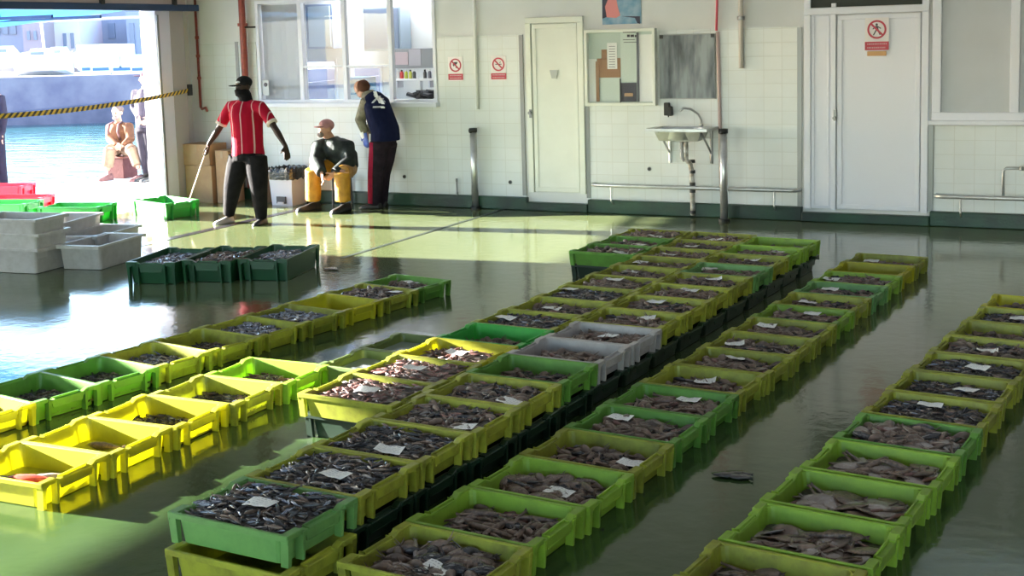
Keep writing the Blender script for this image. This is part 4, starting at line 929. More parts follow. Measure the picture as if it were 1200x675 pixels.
scatter(rowB[1], 50, [('fish',DK,.06,.09),('fish',BR,.06,.09),('fish',PA,.05,.07)], .120, 'small fish lying in the olive crate behind the brimming pale green one', 'small fish in the second crate of the block', 2)
scatter(rowB[2], 40, [('fish',DK,.06,.10),('fish',BR,.06,.09)], .112, 'small dark fish in the third crate from the camera end of the block', 'small fish in the third crate of the block', 3)
scatter(rowC[0], 22, [('lump',BR,.11,.15),('lump',DK,.10,.14),('eel',PA,.16,.22)], .075, 'brown cuttlefish in the olive crate at the camera end of the single row', 'cuttlefish in the first crate of the single row', 4, 'cuttlefish', 'cuttlefish')
scatter(rowC[1], 16, [('eel',BR,.2,.3),('fish',DK,.14,.2)], .056, 'brown fish in the lime crate second in the single row', 'fish in the second crate of the single row', 5)
scatter(rowC[2], 18, [('fish',BR,.14,.2),('fish',DK,.12,.18),('lump',BR,.12,.16)], .060, 'brown fish in the third crate of the single row', 'fish in the third crate of the single row', 6)
scatter(rowD[1], 13, [('flat',BR,.15,.21),('flat',PA,.12,.16),('eel',BR,.18,.26)], .060, 'brown flatfish in the second crate of the row beside the wide door', 'flatfish in the second crate by the wide door', 7, 'flatfish')
scatter(rowD[2], 12, [('flat',BR,.18,.24),('flat',PA,.16,.22)], .056, 'pale bellied flatfish in the third crate of the row beside the wide door', 'flatfish in the third crate by the wide door', 8, 'flatfish')
scatter(rowD[3], 14, [('flat',PA,.12,.18),('eel',BR,.22,.3),('fish',BR,.16,.22)], .064, 'brown fish in the fourth crate of the row beside the wide door', 'fish in the fourth crate by the wide door', 9)
scatter(rowD[4], 18, [('flat',PA,.12,.17),('fish',BR,.14,.2),('fish',DK,.14,.2)], .096, 'brown and pale fish in the fifth crate of the row beside the wide door', 'fish in the fifth crate by the wide door', 10)
def single(e, dx, dy, Ls, mi, label, kind='fish', z=.03, yaw=0.3, name='fish'):
    c, s = math.cos(e.rotation_euler.z), math.sin(e.rotation_euler.z)
    o = mobj(name, fish_me(kind, mi, 1), None, (e.location.x+c*dx-s*dy, e.location.y+s*dx+c*dy, e.location.z+z), (1.3, 0, yaw)); o.scale = (Ls,)*3; tag(o, label, 'fish')
single(rowY[0], .06, -.02, .36, RD, 'large red fish lying across the yellow crate closest to the camera', yaw=.25, z=.046)
single(rowY[0], -.08, -.06, .30, BR, 'dark fish lying beside the red fish in the yellow crate', yaw=.1, z=.04)
single(rowY[0], .10, .06, .26, PA, 'pale fish lying behind the red fish in the yellow crate', yaw=.5, z=.04)
single(rowY[1], -.02, .08, .24, BR, 'lone brown fish in the second yellow crate', yaw=.1, z=.035)

# ------------------------------------------------------------------ larger crates and tubs on the quay side
for i, (x, y, lab) in enumerate(((-7.78, -4.90, 'dark green crate of small fish, the one closest to the white tubs'), (-7.345, -4.675, 'dark green crate of small fish, the middle of three'), (-6.90, -4.46, 'dark green crate of small fish, the one farthest from the white tubs'))):
    e = crate(x, y, 0, math.radians(-76), DGREEN, lab, group='three dark green crates', kind='big')
    h = mobj('fish_heap', heap('silver' if i != 1 else 'mix', .9, i % 3), None, (x, y, .055), (0, 0, math.radians(-76))); h.scale = (1.36, 1.1, 1.0)
    tag(h, 'heap of small fish in the dark green crate, ' + ['closest to the white tubs', 'middle of three', 'farthest from the tubs'][i], 'fish heap', 'fish heaps in the crates', kind='stuff')
gm = [G(156,233.8,.17), G(190.7,242.5,.17), G(231,239.6,.17), G(199,231,.17)]
gc = sum(gm, Vector())/4
crate(gc.x, gc.y, 0, math.radians(-18), BRIGHTG, 'vivid green crate on the threshold beside the man with a stick', kind='big')
h = mobj('fish_heap', heap('silver', .6, 0), None, (gc.x, gc.y, .03), (0, 0, math.radians(-18))); h.scale = (1.36, 1.1, 1); tag(h, 'pale ice and small fish in the vivid green crate on the threshold', 'fish heap', kind='stuff')
p = G(92, 259, 0); crate(p.x, p.y, 0, math.radians(15), BRIGHTG, 'vivid green crate behind the tall stack of white tubs', kind='big')
p = G(30, 258, 0); crate(p.x-.45, p.y+.1, 0, math.radians(15), BRIGHTG, 'vivid green crate between the red crates and the white tubs', kind='big')
p = G(22, 248, 0); crate(p.x, p.y, 0, math.radians(22), REDP, 'red crate on the quay beyond the white tubs', kind='big')
p = G(-8, 236, 0); crate(p.x-.1, p.y+.25, 0, math.radians(22), REDP, 'second red crate lying farther out on the quay', kind='big')
def tubs(x, y, rz, n, labels, z0=0.0, pitch=.14):
    for k in range(n):
        e = crate(x + (.006 if k % 2 else -.004), y, z0+k*pitch, rz + (.01 if k % 2 else -.012), WHITEP, labels[k], cat='tub', group='white fish tubs by the quay opening', kind='tub', bare=True, name='fish_tub')
c0 = G(47, 322); dirR = Vector((-.12, .993, 0)).normalized(); dirL = Vector((-.993, -.12, 0))
cc = c0 + dirR*.235 + dirL*.40; rz = math.atan2(dirL.y, dirL.x)
tubs(cc.x, cc.y, rz, 3, ['white tub at the bottom of the tall stack', 'white tub in the middle of the tall stack', 'white tub on top of the tall stack'])
c1 = G(118, 318); dR = (G(175, 300)-c1).normalized(); dL = Vector((-dR.y, dR.x, 0)); 
if dL.x > 0: dL = -dL
cc = c1 + dR*.40 + dL*.235; tubs(cc.x, cc.y, math.atan2(dR.y, dR.x), 1, ['single white tub beside the three dark green crates'])
cc = c1 + dR*.95 + dL*.62; tubs(cc.x, cc.y, math.atan2(dR.y, dR.x), 1, ['white tub showing just behind the single one'])
cc = c1 + dR*.62 + dL*1.12; tubs(cc.x-.02, cc.y+.35, math.atan2(dR.y, dR.x)+.05, 2, ['lower white tub behind, next to the tall stack', 'upper white tub behind, next to the tall stack'], pitch=.12)

# ------------------------------------------------------------------ boxes and bin along the wall
def carton(x, y, z, w, d, h, label, rz=0):
    o = empty('cardboard_box', (x, y, z), rz, label, 'box'); bm = bmesh.new(); box(bm, -w/2, w/2, -d/2, d/2, 0, h); obj('body', bm, CARD, o, bevel=.006)
    bm = bmesh.new(); box(bm, -w/2-.002, w/2+.002, -.02, .02, h-.002, h+.003); box(bm, -.02, .02, -d/2-.003, -d/2+.002, h-.10, h+.001); obj('tape', bm, mat('box_tape_%d' % int(x*100+z*10), (.30,.19,.10), .35), o)
    bm = bmesh.new(); box(bm, -w/2-.001, w/2+.001, -d/2-.004, -d/2, h-.006, h); obj('flap', bm, BROWN, o); return o
bxx = WY(243, 200, -.35).x
carton(bxx, -.36, 0, .44, .36, .50, 'cardboard box on the floor beside the quay opening', .02)
carton(bxx-.02, -.36, .505, .46, .36, .28, 'cardboard box stacked on the lower box beside the quay opening', -.02)
carton(bxx+.36, -.33, 0, .22, .30, .70, 'narrow tall cardboard box behind the man in the red shirt')
bx2 = WY(308, 215, -.3).x
carton(bx2, -.30, 0, .17, .22, .46, 'narrow brown box beside the grey bin')
bn = WY(338, 210, -.33).x
b = empty('waste_bin', (bn, -.33, 0), 0, 'grey plastic bin lined with a black bag beside the seated man', 'bin')
bm = bmesh.new(); v0 = [bm.verts.new(c) for c in ((-.16,-.16,0),(.16,-.16,0),(.16,.16,0),(-.16,.16,0))]; v1 = [bm.verts.new(c) for c in ((-.185,-.18,.46),(.185,-.18,.46),(.185,.18,.46),(-.185,.18,.46))]
bm.faces.new(v0)
for k in range(4): bm.faces.new((v0[k], v0[(k+1)%4], v1[(k+1)%4], v1[k]))
o = obj('body', bm, GREYBIN, b); s_ = o.modifiers.new('s','SOLIDIFY'); s_.thickness = .008; bv = o.modifiers.new('b','BEVEL'); bv.width = .012; bv.segments = 2
bm = bmesh.new(); nn = 36; rings = []
for j, (r, z) in enumerate(((.17,.40),(.205,.34),(.208,.44),(.195,.49),(.17,.485),(.15,.40))):
    rings.append([bm.verts.new((max(-1,min(1,1.25*math.cos(2*math.pi*k/nn)))*r*(1+.03*math.sin(k*5+j)), max(-1,min(1,1.25*math.sin(2*math.pi*k/nn)))*r*(1+.03*math.cos(k*7+j)), z + (.02*math.sin(k*3.1+j) if j in (1,3) else 0))) for k in range(nn)])
for a, c in zip(rings, rings[1:]):
    for k in range(nn): bm.faces.new((a[k], a[(k+1)%nn], c[(k+1)%nn], c[k]))
bm.faces.new(rings[-1]); obj('bin_bag', bm, BAG, b)
bm = bmesh.new(); box(bm, -.07, .07, -.185, -.155, .03, .12); obj('pedal_recess', bm, OD, b)
bm = bmesh.new(); box(bm, -.045, .045, -.20, -.16, .03, .05); obj('pedal', bm, GREYBIN, b)

# small debris on the wet floor
for (u, v, s, lab) in ((390, 316, .12, 'dark scrap of fish on the wet floor beyond the outer row'), (858, 558, .13, 'dark scrap lying on the wet floor between the single row and the door row'), (770, 510, .0, '')):
    if not s: continue
    p = G(u, v); bm = bmesh.new()
    for k in range(4): add_fish(bm, Matrix.Translation((R.uniform(-.05,.05), R.uniform(-.03,.03), .012)) @ Matrix.Rotation(R.uniform(-.5,.5), 4, 'Z'), s, 'flat', 0, .1)
    o = obj('floor_scrap', bm, F_DARK); o.location = (p.x, p.y, 0); tag(o, lab, 'scrap')

# ------------------------------------------------------------------ people
SKIN_D = mat('skin_dark', (.030, .017, .012), .55, spec=.2); SKIN_L = mat('skin_light', (.42, .22, .15), .5)
def cloth(n, c, c2=None, rough=.9): return mat(n, c, rough, spec=.12, var=c2 or tuple(x*.8 for x in c), var_scale=14, bump=.4, bump_scale=35)
def remesh(o, vox=.012, sm=6):
    r = o.modifiers.new('remesh', 'REMESH'); r.mode = 'VOXEL'; r.voxel_size = vox; r.use_smooth_shade = True
    s = o.modifiers.new('smooth', 'SMOOTH'); s.factor = .5; s.iterations = sm
def V(*a): return Vector(a)
def ball(bm, c, r, M=None):
    S3 = r if isinstance(r, tuple) else (r, r, r)
    bmesh.ops.create_uvsphere(bm, u_segments=20, v_segments=14, radius=1, matrix=Matrix.Translation(c) @ (M or Matrix.Identity(4)) @ Matrix.Diagonal((*S3, 1)))
def facing(f):
    f = Vector((f[0], f[1], 0)).normalized(); s = Vector((f.y, -f.x, 0)); return f, s       # s = the figure's own right-hand side when f is forward... (side axis)
def hand(bm, wr, d, side, curl=.35, sc=1.0, spread=.5):
    """palm from the wrist along d; side = direction from little finger to thumb"""
    d = d.normalized(); side = (side - d*side.dot(d)).normalized(); nrm = d.cross(side).normalized()
    pl = .095*sc
    tube(bm, [wr - d*.02, wr + d*.03*sc, wr + d*pl], [(.024*sc, .019*sc), (.036*sc, .019*sc), (.040*sc, .016*sc)], 10, up=nrm, dome=True)
    for k, (o_, l) in enumerate(((.032, .072), (.011, .082), (-.011, .076), (-.031, .058))):
        b0 = wr + d*pl*.93 + side*o_*sc; dd = (d + side*(o_*4*spread)).normalized(); b1 = b0 + dd*l*.45*sc; b2 = b1 + (dd*math.cos(curl) + nrm*math.sin(curl))*l*.32*sc; b3 = b2 + (dd*math.cos(curl*2) + nrm*math.sin(curl*2))*l*.26*sc
        tube(bm, [b0, b1, b2, b3], [.0105*sc, .0098*sc, .009*sc, .008*sc], 7, dome=True)
    t0 = wr + d*.028*sc + side*.028*sc; t1 = t0 + (d*.6+side*.8).normalized()*.038*sc; t2 = t1 + (d*.85+side*.35+nrm*.3).normalized()*.032*sc
    tube(bm, [t0, t1, t2], [.014*sc, .012*sc, .010*sc], 7, dome=True)
def head_parts(bm, c, f, up, sc=1.0):
    """skull, jaw, nose, ears, neck socket"""
    f = f.normalized(); up = (up - f*up.dot(f)).normalized(); s = f.cross(up).normalized()
    M = Matrix((s, f, up)).transposed().to_4x4()
    ball(bm, c + up*.025*sc, (.074*sc, .092*sc, .090*sc), M); ball(bm, c - up*.045*sc + f*.022*sc, (.056*sc, .066*sc, .062*sc), M)
    ball(bm, c - up*.093*sc + f*.055*sc, (.024*sc, .022*sc, .020*sc), M)
    tube(bm, [c + up*.022*sc + f*.088*sc, c - up*.020*sc + f*.112*sc, c - up*.027*sc + f*.096*sc], [.008*sc, .015*sc, .014*sc], 8, dome=True)
    for k in (-1, 1): ball(bm, c + s*.078*k*sc - f*.005*sc, (.012*sc, .022*sc, .034*sc), M)
    return s, M
EYE = mat('eye_dark', (.02, .015, .012), .2); LIP = mat('lip_tone', (.22, .09, .08), .5)
def face(c, f, up, parent, sc=1.0):
    f = f.normalized(); up = (up - f*up.dot(f)).normalized(); s = f.cross(up).normalized(); M = Matrix((s, f, up)).transposed().to_4x4()
    for k in (-1, 1):
        bm = bmesh.new(); ball(bm, c + s*.031*k*sc + f*.085*sc + up*.012*sc, (.012*sc, .006*sc, .006*sc), M); obj('eye', bm, EYE, parent, smooth=True)
    bm = bmesh.new(); ball(bm, c + f*.090*sc - up*.055*sc, (.024*sc, .007*sc, .006*sc), M); obj('mouth', bm, LIP, parent, smooth=True)
def local(o, p): return Vector(p) - o.location
def shoe(parent, heel, toe, m, h=.075, w=.045):
    bm = bmesh.new(); d = (toe-heel); n = Vector((0,0,1))
    L_ = d.length; d.normalize(); s = d.cross(n)
    pr = [(-.03, .9, .9), (.0, 1, 1.15), (.35, .85, 1.0), (.6, 1.0, .75), (.85, 1.05, .6), (1.0, .8, .45), (1.06, .3, .2)]
    rings = []
    for t, ww, hh in pr:
        c = heel + d*L_*t; rings.append([bm.verts.new(c + s*(w*ww*a) + n*(h*hh*b)) for a, b in ((-1, 0), (-1, .35), (-.6, .9), (0, 1.0), (.6, .9), (1, .35), (1, 0))])
    for a, b in zip(rings, rings[1:]):
        for k in range(7): bm.faces.new((a[k], a[(k+1)%7], b[(k+1)%7], b[k]))
    bm.faces.new(rings[0]); bm.faces.new(rings[-1]); return obj('shoe', bm, m, parent, smooth=True)

def figure(name, label, root, J, f, skin, top=None, legs=None, hair=None):
    """J: world joints. Builds one body mesh, a top, trousers and shoes. Returns the Empty."""
    e = empty(name, root, 0, label, 'person'); K = {k: local(e, v) for k, v in J.items() if k[0] != '_'}
    f, s = facing(f)
    bm = bmesh.new(); up = V(0,0,1)
    hd = K['head']; hf = J.get('_hf', f); hu = J.get('_hu', up)
    head_parts(bm, hd, hf, hu)
    tube(bm, [K['neck'], hd - hu*.05], [.056, .052], 12, dome=True)
    tube(bm, [K['pelvis'], K['pelvis'].lerp(K['chest'], .45), K['chest'], K['chest'].lerp(K['neck'], .7), K['neck']], [(.15,.105), (.135,.095), (.165,.11), (.13,.08), (.055,.055)], 14, up=f, dome=True)
    for a in ('L', 'R'):
        tube(bm, [K['sh'+a], K['sh'+a].lerp(K['el'+a], .35), K['el'+a], K['el'+a].lerp(K['wr'+a], .3), K['wr'+a]], [.052, .048, .038, .040, .025], 12, dome=True)
        tube(bm, [K['hip'+a], K['hip'+a].lerp(K['kn'+a], .4), K['kn'+a], K['kn'+a].lerp(K['an'+a], .35), K['an'+a]], [.085, .075, .055, .055, .038], 12, dome=True)
        h = J.get('_hand'+a); d = (K['wr'+a]-K['el'+a]).normalized() if not h else h[0]; sd = s if not h else h[1]
        hand(bm, K['wr'+a], d, sd, *(h[2:] if h else (.35,)))
    o = obj('body', bm, skin, e); remesh(o, .0085, 3)
    face(hd, hf, hu, e)
    return e, K, f, s
def garment(parent, tubes, m, name, vox=.013, sm=5, up=None):
    bm = bmesh.new()
    for pts, rad, u in tubes: tube(bm, pts, rad, 16, up=u, dome=False)
    o = obj(name, bm, m, parent); remesh(o, vox, sm); return o

def stripes_mat(name, base, line, freq=16.0, width=.1, axis=0):
    m = cloth(name, base); nt = m.node_tree; N = nt.nodes; L = nt.links
    tc = N.new('ShaderNodeTexCoord'); sp = N.new('ShaderNodeSeparateXYZ'); L.new(tc.outputs['Object'], sp.inputs[0])
    ml = N.new('ShaderNodeMath'); ml.operation = 'MULTIPLY'; ml.inputs[1].default_value = freq; L.new(sp.outputs[axis], ml.inputs[0])
    ad = N.new('ShaderNodeMath'); ad.operation = 'ADD'; ad.inputs[1].default_value = 100.18; L.new(ml.outputs[0], ad.inputs[0])
    fr_ = N.new('ShaderNodeMath'); fr_.operation = 'FRACT'; L.new(ad.outputs[0], fr_.inputs[0]); lt = N.new('ShaderNodeMath'); lt.operation = 'LESS_THAN'; lt.inputs[1].default_value = width; L.new(fr_.outputs[0], lt.inputs[0])
    mx = N.new('ShaderNodeMix'); mx.data_type = 'RGBA'; mx.inputs['A'].default_value = (*base, 1); mx.inputs['B'].default_value = (*line, 1); L.new(lt.outputs[0], mx.inputs['Factor']); L.new(mx.outputs['Result'], N['Principled BSDF'].inputs['Base Color']); return m

# --- man in the red shirt with a stick
y0 = -1.95
def q(u, v, dy=0.0, y=None): return WY(u, v, (y0 if y is None else y)+dy)
FC = (ray(287, 150)*-1); FC.z = 0; FC.normalize()
J = dict(head=q(285.5, 102), neck=q(288, 116.5), chest=q(288.5, 133), pelvis=q(291, 181), shL=q(270.5, 123), shR=q(305.5, 123.5), elL=q(256.5, 151, -.04), wrL=q(244.5, 169, -.10), elR=q(322, 150, -.02), wrR=q(334.5, 171, -.05),
         hipL=q(281, 186), hipR=q(300, 186), knL=q(272.5, 219, -.05), anL=q(268, 252, .0), knR=q(303, 219, -.03), anR=q(306.5, 256, .04))
hfv = Vector((-.35, -1, -.22)).normalized(); J['_hf'] = hfv; J['_hu'] = V(0,0,1)
J['_handL'] = (Vector((-.25, -.1, -1)), Vector((.3, -1, 0)), .9, 1.0, .1); J['_handR'] = (Vector((.25, -.1, -1)), Vector((-.5, -1, 0)), .35)
e, K, f, s = figure('person', 'man in a red striped shirt and dark cap holding a thin stick', (q(289, 262).x, y0, 0), J, FC, SKIN_D)
RS = stripes_mat('red_striped_shirt', (.30, .005, .022), (.55, .33, .33), 9.0, .10)
pv, ch, nk = K['pelvis'], K['chest'], K['neck']
garment(e, [([pv+V(0,0,-.02), pv+V(0,0,.10), ch.lerp(pv,.3), ch, ch.lerp(nk,.55), nk+V(0,0,-.01)], [(.195,.135),(.18,.13),(.185,.13),(.205,.135),(.175,.105),(.075,.075)], f),
            ([nk.lerp(K['shL'],.3)+V(0,0,-.05), K['shL']+V(0,0,-.015), K['shL'].lerp(K['elL'],.4), K['shL'].lerp(K['elL'], .78)], [.07,.07,.068,.066], None), ([nk.lerp(K['shR'],.3)+V(0,0,-.05), K['shR']+V(0,0,-.015), K['shR'].lerp(K['elR'],.4), K['shR'].lerp(K['elR'], .78)], [.07,.07,.068,.066], None)], RS, 'shirt')
for a in 'LR':
    c0 = K['sh'+a].lerp(K['el'+a], .72); c1 = K['sh'+a].lerp(K['el'+a], .82); bm = bmesh.new(); tube(bm, [c0, c1], [.068, .068], 18); obj('cuff', bm, cloth('cuff_cream', (.6,.52,.45)), e, smooth=True)
TR = cloth('black_trousers', (.006, .0055, .0065), (.011, .010, .011))
garment(e, [([pv+V(0,0,.03), pv+V(0,0,-.07)], [(.185,.135),(.19,.14)], f)] + [([K['hip'+a]+V(0,0,.03), K['hip'+a].lerp(K['kn'+a],.5), K['kn'+a], K['kn'+a].lerp(K['an'+a],.5), K['an'+a]+V(0,0,.0)], [.132,.128,.105,.086,.066], None) for a in 'LR'], TR, 'trousers')
SH = mat('pale_trainer', (.45, .40, .36), .5)
for a, dx in (('L', -.04), ('R', .05)):
    h_ = K['an'+a].copy(); h_.z = 0; shoe(e, h_+V(0,.05,0), h_+V(dx,-.20,0), SH if a == 'L' else BLACK)
bm = bmesh.new(); ball(bm, K['head']+V(0,.012,.055), (.088,.105,.075)); o = obj('cap', bm, cloth('black_cap', (.012,.012,.015)), e, smooth=True)
bm = bmesh.new(); hc = K['head']; ball(bm, hc+hfv*.12+V(0,0,.045), (.07,.075,.010), Matrix.Rotation(-.3, 4, 'Z')); obj('cap_peak', bm, cloth('black_peak', (.015,.015,.02)), o, smooth=True)
bm = bmesh.new(); ball(bm, hc+V(-.012,-.095,.06), (.035,.012,.014)); obj('cap_badge', bm, mat('cap_badge', (.55,.55,.55), .5), o, smooth=True)
garment(e, [([K['neck']+V(0,0,-.02), K['neck']+V(-.0,-.01,.05), hc+V(-.012,-.025,-.06), hc+V(-.012,-.03,-.02)], [(.085,.08),(.075,.075),(.078,.092),(.074,.094)], None)], cloth('dark_snood', (.008,.008,.010)), 'snood', .010)
st0, st1 = q(242, 176, -.13), q(222.5, 233, .05)
o = empty('stick', st0, 0, 'thin pale stick reaching from the hand down to the green crate', 'stick'); bm = bmesh.new(); tube(bm, [(st0-st0)+(st0-st1).normalized()*.06, (st1-st0)], .009, 8); obj('shaft', bm, mat('stick_wood', (.55,.45,.38), .5), o, smooth=True)
bm = bmesh.new(); tube(bm, [(st1-st0), (st1-st0)+V(-.01,-.02,-.03), (st1-st0)+V(-.05,-.03,-.02)], .006, 6); obj('hook', bm, STEEL, o)

# --- seated man in dark jacket and yellow trousers
y0 = -.50
J = dict(head=q(382, 151, -.12), neck=q(388, 163, -.04), chest=q(392, 172, -.02), pelvis=q(403, 193, .08), shL=q(375, 171, -.08), shR=q(406, 171, 0), elL=q(371, 190, -.24), wrL=q(377, 203, -.42), elR=q(409, 190, -.12), wrR=q(392, 203, -.36),
         hipL=q(394, 196, .02), hipR=q(409, 197, .06), knL=q(367, 200, -.30), anL=q(367, 232, -.26), knR=q(401, 203, -.32), anR=q(402, 233, -.30))
J['_hf'] = Vector((-.5, -1, -.45)).normalized(); J['_hu'] = Vector((-.1,-.2,1)).normalized()
J['_handL'] = (Vector((.4,-.3,-1)), Vector((.6,-.6,.2)), .6, 1.0, .3); J['_handR'] = (Vector((-.8,-.2,-.6)), Vector((-.3,-.6,.6)), .6, 1.0, .3)
e, K, f, s = figure('person', 'man in a pink cap, dark jacket and yellow trousers sitting against the wall', (q(395, 235).x, y0, 0), J, (-.45,-1), SKIN_L)
JK = mat('dark_oilskin_jacket', (.008,.010,.011), .6, spec=.2, var=(.03,.04,.035), var_scale=9, bump=.8, bump_scale=18)
pv, ch, nk = K['pelvis'], K['chest'], K['neck']
garment(e, [([pv+V(.0,0,-.04), pv+V(0,-.02,.10), pv.lerp(ch,.6), ch, ch.lerp(nk,.6), nk+V(0,0,.02)], [(.22,.17),(.23,.18),(.22,.17),(.21,.15),(.16,.12),(.09,.085)], f)] +
           [([K['sh'+a].lerp(ch,.3), K['sh'+a], K['el'+a], K['wr'+a]], [.11,.108,.092,.068], None) for a in 'LR'], JK, 'jacket')
YT = mat('yellow_oilskin_trousers', (.50,.24,.015), .4, var=(.34,.15,.01), var_scale=10, bump=.9, bump_scale=16)
garment(e, [([pv+V(0,.02,.02), pv+V(0,-.02,-.05)], [(.19,.15),(.185,.15)], f)] + [([K['hip'+a], K['hip'+a].lerp(K['kn'+a],.6), K['kn'+a]], [.115,.115,.10], None) for a in 'LR'] + [([K['kn'+a]+V(0,0,.02), K['kn'+a].lerp(K['an'+a],.5), K['an'+a]+V(0,0,-.03)], [.105,.10,.098], None) for a in 'LR'], YT, 'trousers')
for a in 'LR':
    h_ = K['an'+a].copy(); h_.z = 0; shoe(e, h_+V(.02,.08,0), h_+V(-.10 if a == 'L' else -.03,-.20,0), BLACK, .10, .055)
hc = K['head']; bm = bmesh.new(); ball(bm, hc+V(0,.015,.045), (.092,.108,.078)); o = obj('cap', bm, cloth('pink_knit_cap', (.38,.20,.20)), e, smooth=True)
bm = bmesh.new(); ball(bm, hc+V(-.045,-.075,.03), (.075,.065,.012)); obj('cap_peak', bm, cloth('pink_knit_peak', (.36,.19,.19)), o, smooth=True)
bm = bmesh.new(); ball(bm, hc+V(-.035,-.075,-.07), (.045,.035,.035)); obj('beard', bm, cloth('grey_beard', (.22,.18,.16)), e, smooth=True)
stl = empty('low_stool', (K['pelvis'].x+e.location.x-.165, -.24, 0), 0, 'low dark stool under the man in yellow trousers', 'stool')
zt_ = max(.30, (K['hipR'].z)-.13)
bm = bmesh.new(); box(bm, -.09, .09, -.14, .14, zt_-.03, zt_); obj('seat', bm, OD, stl, bevel=.008)
for a in (-.06, .06):
    for b_ in (-.11, .11):
        bm = bmesh.new(); tube(bm, [(a*1.1, b_*1.1, 0), (a, b_, zt_-.03)], .014, 8); obj('leg', bm, OD, stl)

# --- man in a navy vest bending at the hatch
y0 = -.36
J = dict(head=q(423.5, 104.5, -.05), neck=q(431, 112, -.03), chest=q(440, 122, -.02), pelvis=q(450, 165), shL=q(430, 119, -.12), shR=q(449, 117, .14), elL=q(422, 141, -.14), wrL=q(428, 156, -.12), elR=q(440, 141, .22), wrR=q(430, 155, .12),
         hipL=q(445, 170, -.07), hipR=q(455, 170, .07), knL=q(441, 204, -.08), anL=q(439.5, 236, -.06), knR=q(449, 204, .08), anR=q(447, 235, .10))
J['_hf'] = Vector((-.8, .25, -.75)).normalized(); J['_hu'] = Vector((-.5,.1,.8)).normalized()
J['_handL'] = (Vector((.1,0,-1)), Vector((-.8,.2,0)), .5, 1.0, .3); J['_handR'] = (Vector((-.2,.1,-1)), Vector((-.7,.2,0)), .5, 1.0, .3)
e, K, f, s = figure('person', 'man in a navy sleeveless vest and red striped trousers leaning at the hatch', (q(444, 241).x, y0, 0), J, (-1,.15), SKIN_L)
pv, ch, nk = K['pelvis'], K['chest'], K['neck']
NV = cloth('navy_vest', (.005,.008,.032), (.008,.011,.04))
garment(e, [([pv+V(.02,0,-.0), pv+V(.02,0,.14), pv.lerp(ch,.6)+V(.03,0,0), ch+V(.01,0,0), ch.lerp(nk,.5)+V(0,0,.02), nk+V(.01,0,.01)], [(.20,.175),(.195,.17),(.20,.16),(.20,.14),(.165,.11),(.085,.08)], f)], NV, 'vest')
KS = cloth('khaki_sleeve', (.24,.22,.17), (.14,.13,.10))
garment(e, [([K['sh'+a].lerp(ch,.3), K['sh'+a], K['el'+a], K['wr'+a]], [.085,.085,.07,.048], None) for a in 'LR'] + [([nk+V(.02,0,-.03), nk+V(-.01,0,.05)], [.10,.085], None)], KS, 'shirt')
TB = cloth('dark_track_trousers', (.014,.010,.016), (.022,.014,.022))
garment(e, [([pv+V(0,0,.03), pv+V(0,0,-.08)], [(.165,.15),(.16,.15)], f)] + [([K['hip'+a]+V(0,0,.04), K['hip'+a].lerp(K['kn'+a],.5), K['kn'+a], K['an'+a]+V(0,0,-.04)], [.12,.11,.092,.075], None) for a in 'LR'], TB, 'trousers')
bm = bmesh.new(); vL = (q(436,170)-e.location); 
pts = [K['hipL']+V(-.045,-.105,.04), K['hipL'].lerp(K['knL'],.5)+V(-.04,-.102,0), K['knL']+V(-.035,-.085,0), K['knL'].lerp(K['anL'],.5)+V(-.03,-.08,0), K['anL']+V(-.025,-.070,-.02)]
tube(bm, pts, [(.038,.012)]*5, 10, up=(0,1,0)); obj('trouser_stripe', bm, cloth('crimson_stripe', (.28,.015,.04)), e, smooth=True)
for a in 'LR':
    h_ = K['an'+a].copy(); h_.z = 0; shoe(e, h_+V(.07,0,0), h_+V(-.19,-.03,0), BLACK, .08, .048)
hc = K['head']; hr = cloth('brown_short_hair', (.10,.045,.03)); bm = bmesh.new(); ball(bm, hc+V(.03,-.0,.035), (.085,.083,.085)); o = obj('hair', bm, hr, e, smooth=True)
# pale emblem on the back of the vest
em0 = WY(444, 113, y0-.185)-e.location
bm = bmesh.new()
def ep(u, v): p = WY(u, v, y0-.19)-e.location; return (p.x, p.z)
for P_ in ([ep(437,107), ep(441,107), ep(446,121), ep(443,121)], [ep(438,110), ep(440.5,110), ep(437,121), ep(435,121)], [ep(441,114), ep(446,114), ep(451,122), ep(447,122)], [ep(437,124.5), ep(451,125), ep(451,127), ep(437,126.5)]):
    prism_xz(bm, P_, -.30, .1)
eo = obj('vest_emblem', bm, cloth('emblem_white', (.6,.62,.66)), e)
sw = bpy.data.objects.get('vest')
# cut the emblem to a thin layer that follows the vest
def wrap(o, target_mesh_obj, depth=.006):
    dg = bpy.context.evaluated_depsgraph_get(); te = target_mesh_obj.evaluated_get(dg)
    bm = bmesh.new(); bm.from_mesh(o.data); bm.free()
bpy.context.view_layer.update()
vest = [c for c in e.children if c.name.startswith('vest') and 'emblem' not in c.name][0]
dg = bpy.context.evaluated_depsgraph_get(); ev = vest.evaluated_get(dg)
bm = bmesh.new()
for P_ in ([ep(437,107), ep(441,107), ep(446,121), ep(443,121)], [ep(438,110), ep(440.5,110), ep(437,121), ep(435,121)], [ep(441,114), ep(446,114), ep(451,122), ep(447,122)], [ep(437,124.5), ep(451,125), ep(451,127), ep(437,126.5)]):
    a_, b_, c_, d_ = [Vector((p[0], 0, p[1])) for p in P_]; N1 = 6; g = []
    for i in range(N1+1):
        rw_ = []
        for j in range(N1+1):
            p = a_.lerp(b_, i/N1).lerp(d_.lerp(c_, i/N1), j/N1)
            hit, loc, nor, _ = ev.ray_cast(Vector((p.x, -1, p.z)), Vector((0,1,0)))
            rw_.append(bm.verts.new(loc + nor*.004 if hit else (p.x, -.19, p.z)))
        g.append(rw_)
    for i in range(N1):
        for j in range(N1): bm.faces.new((g[i][j], g[i+1][j], g[i+1][j+1], g[i][j+1]))
old = eo.data; bm.to_mesh(old); bm.free()
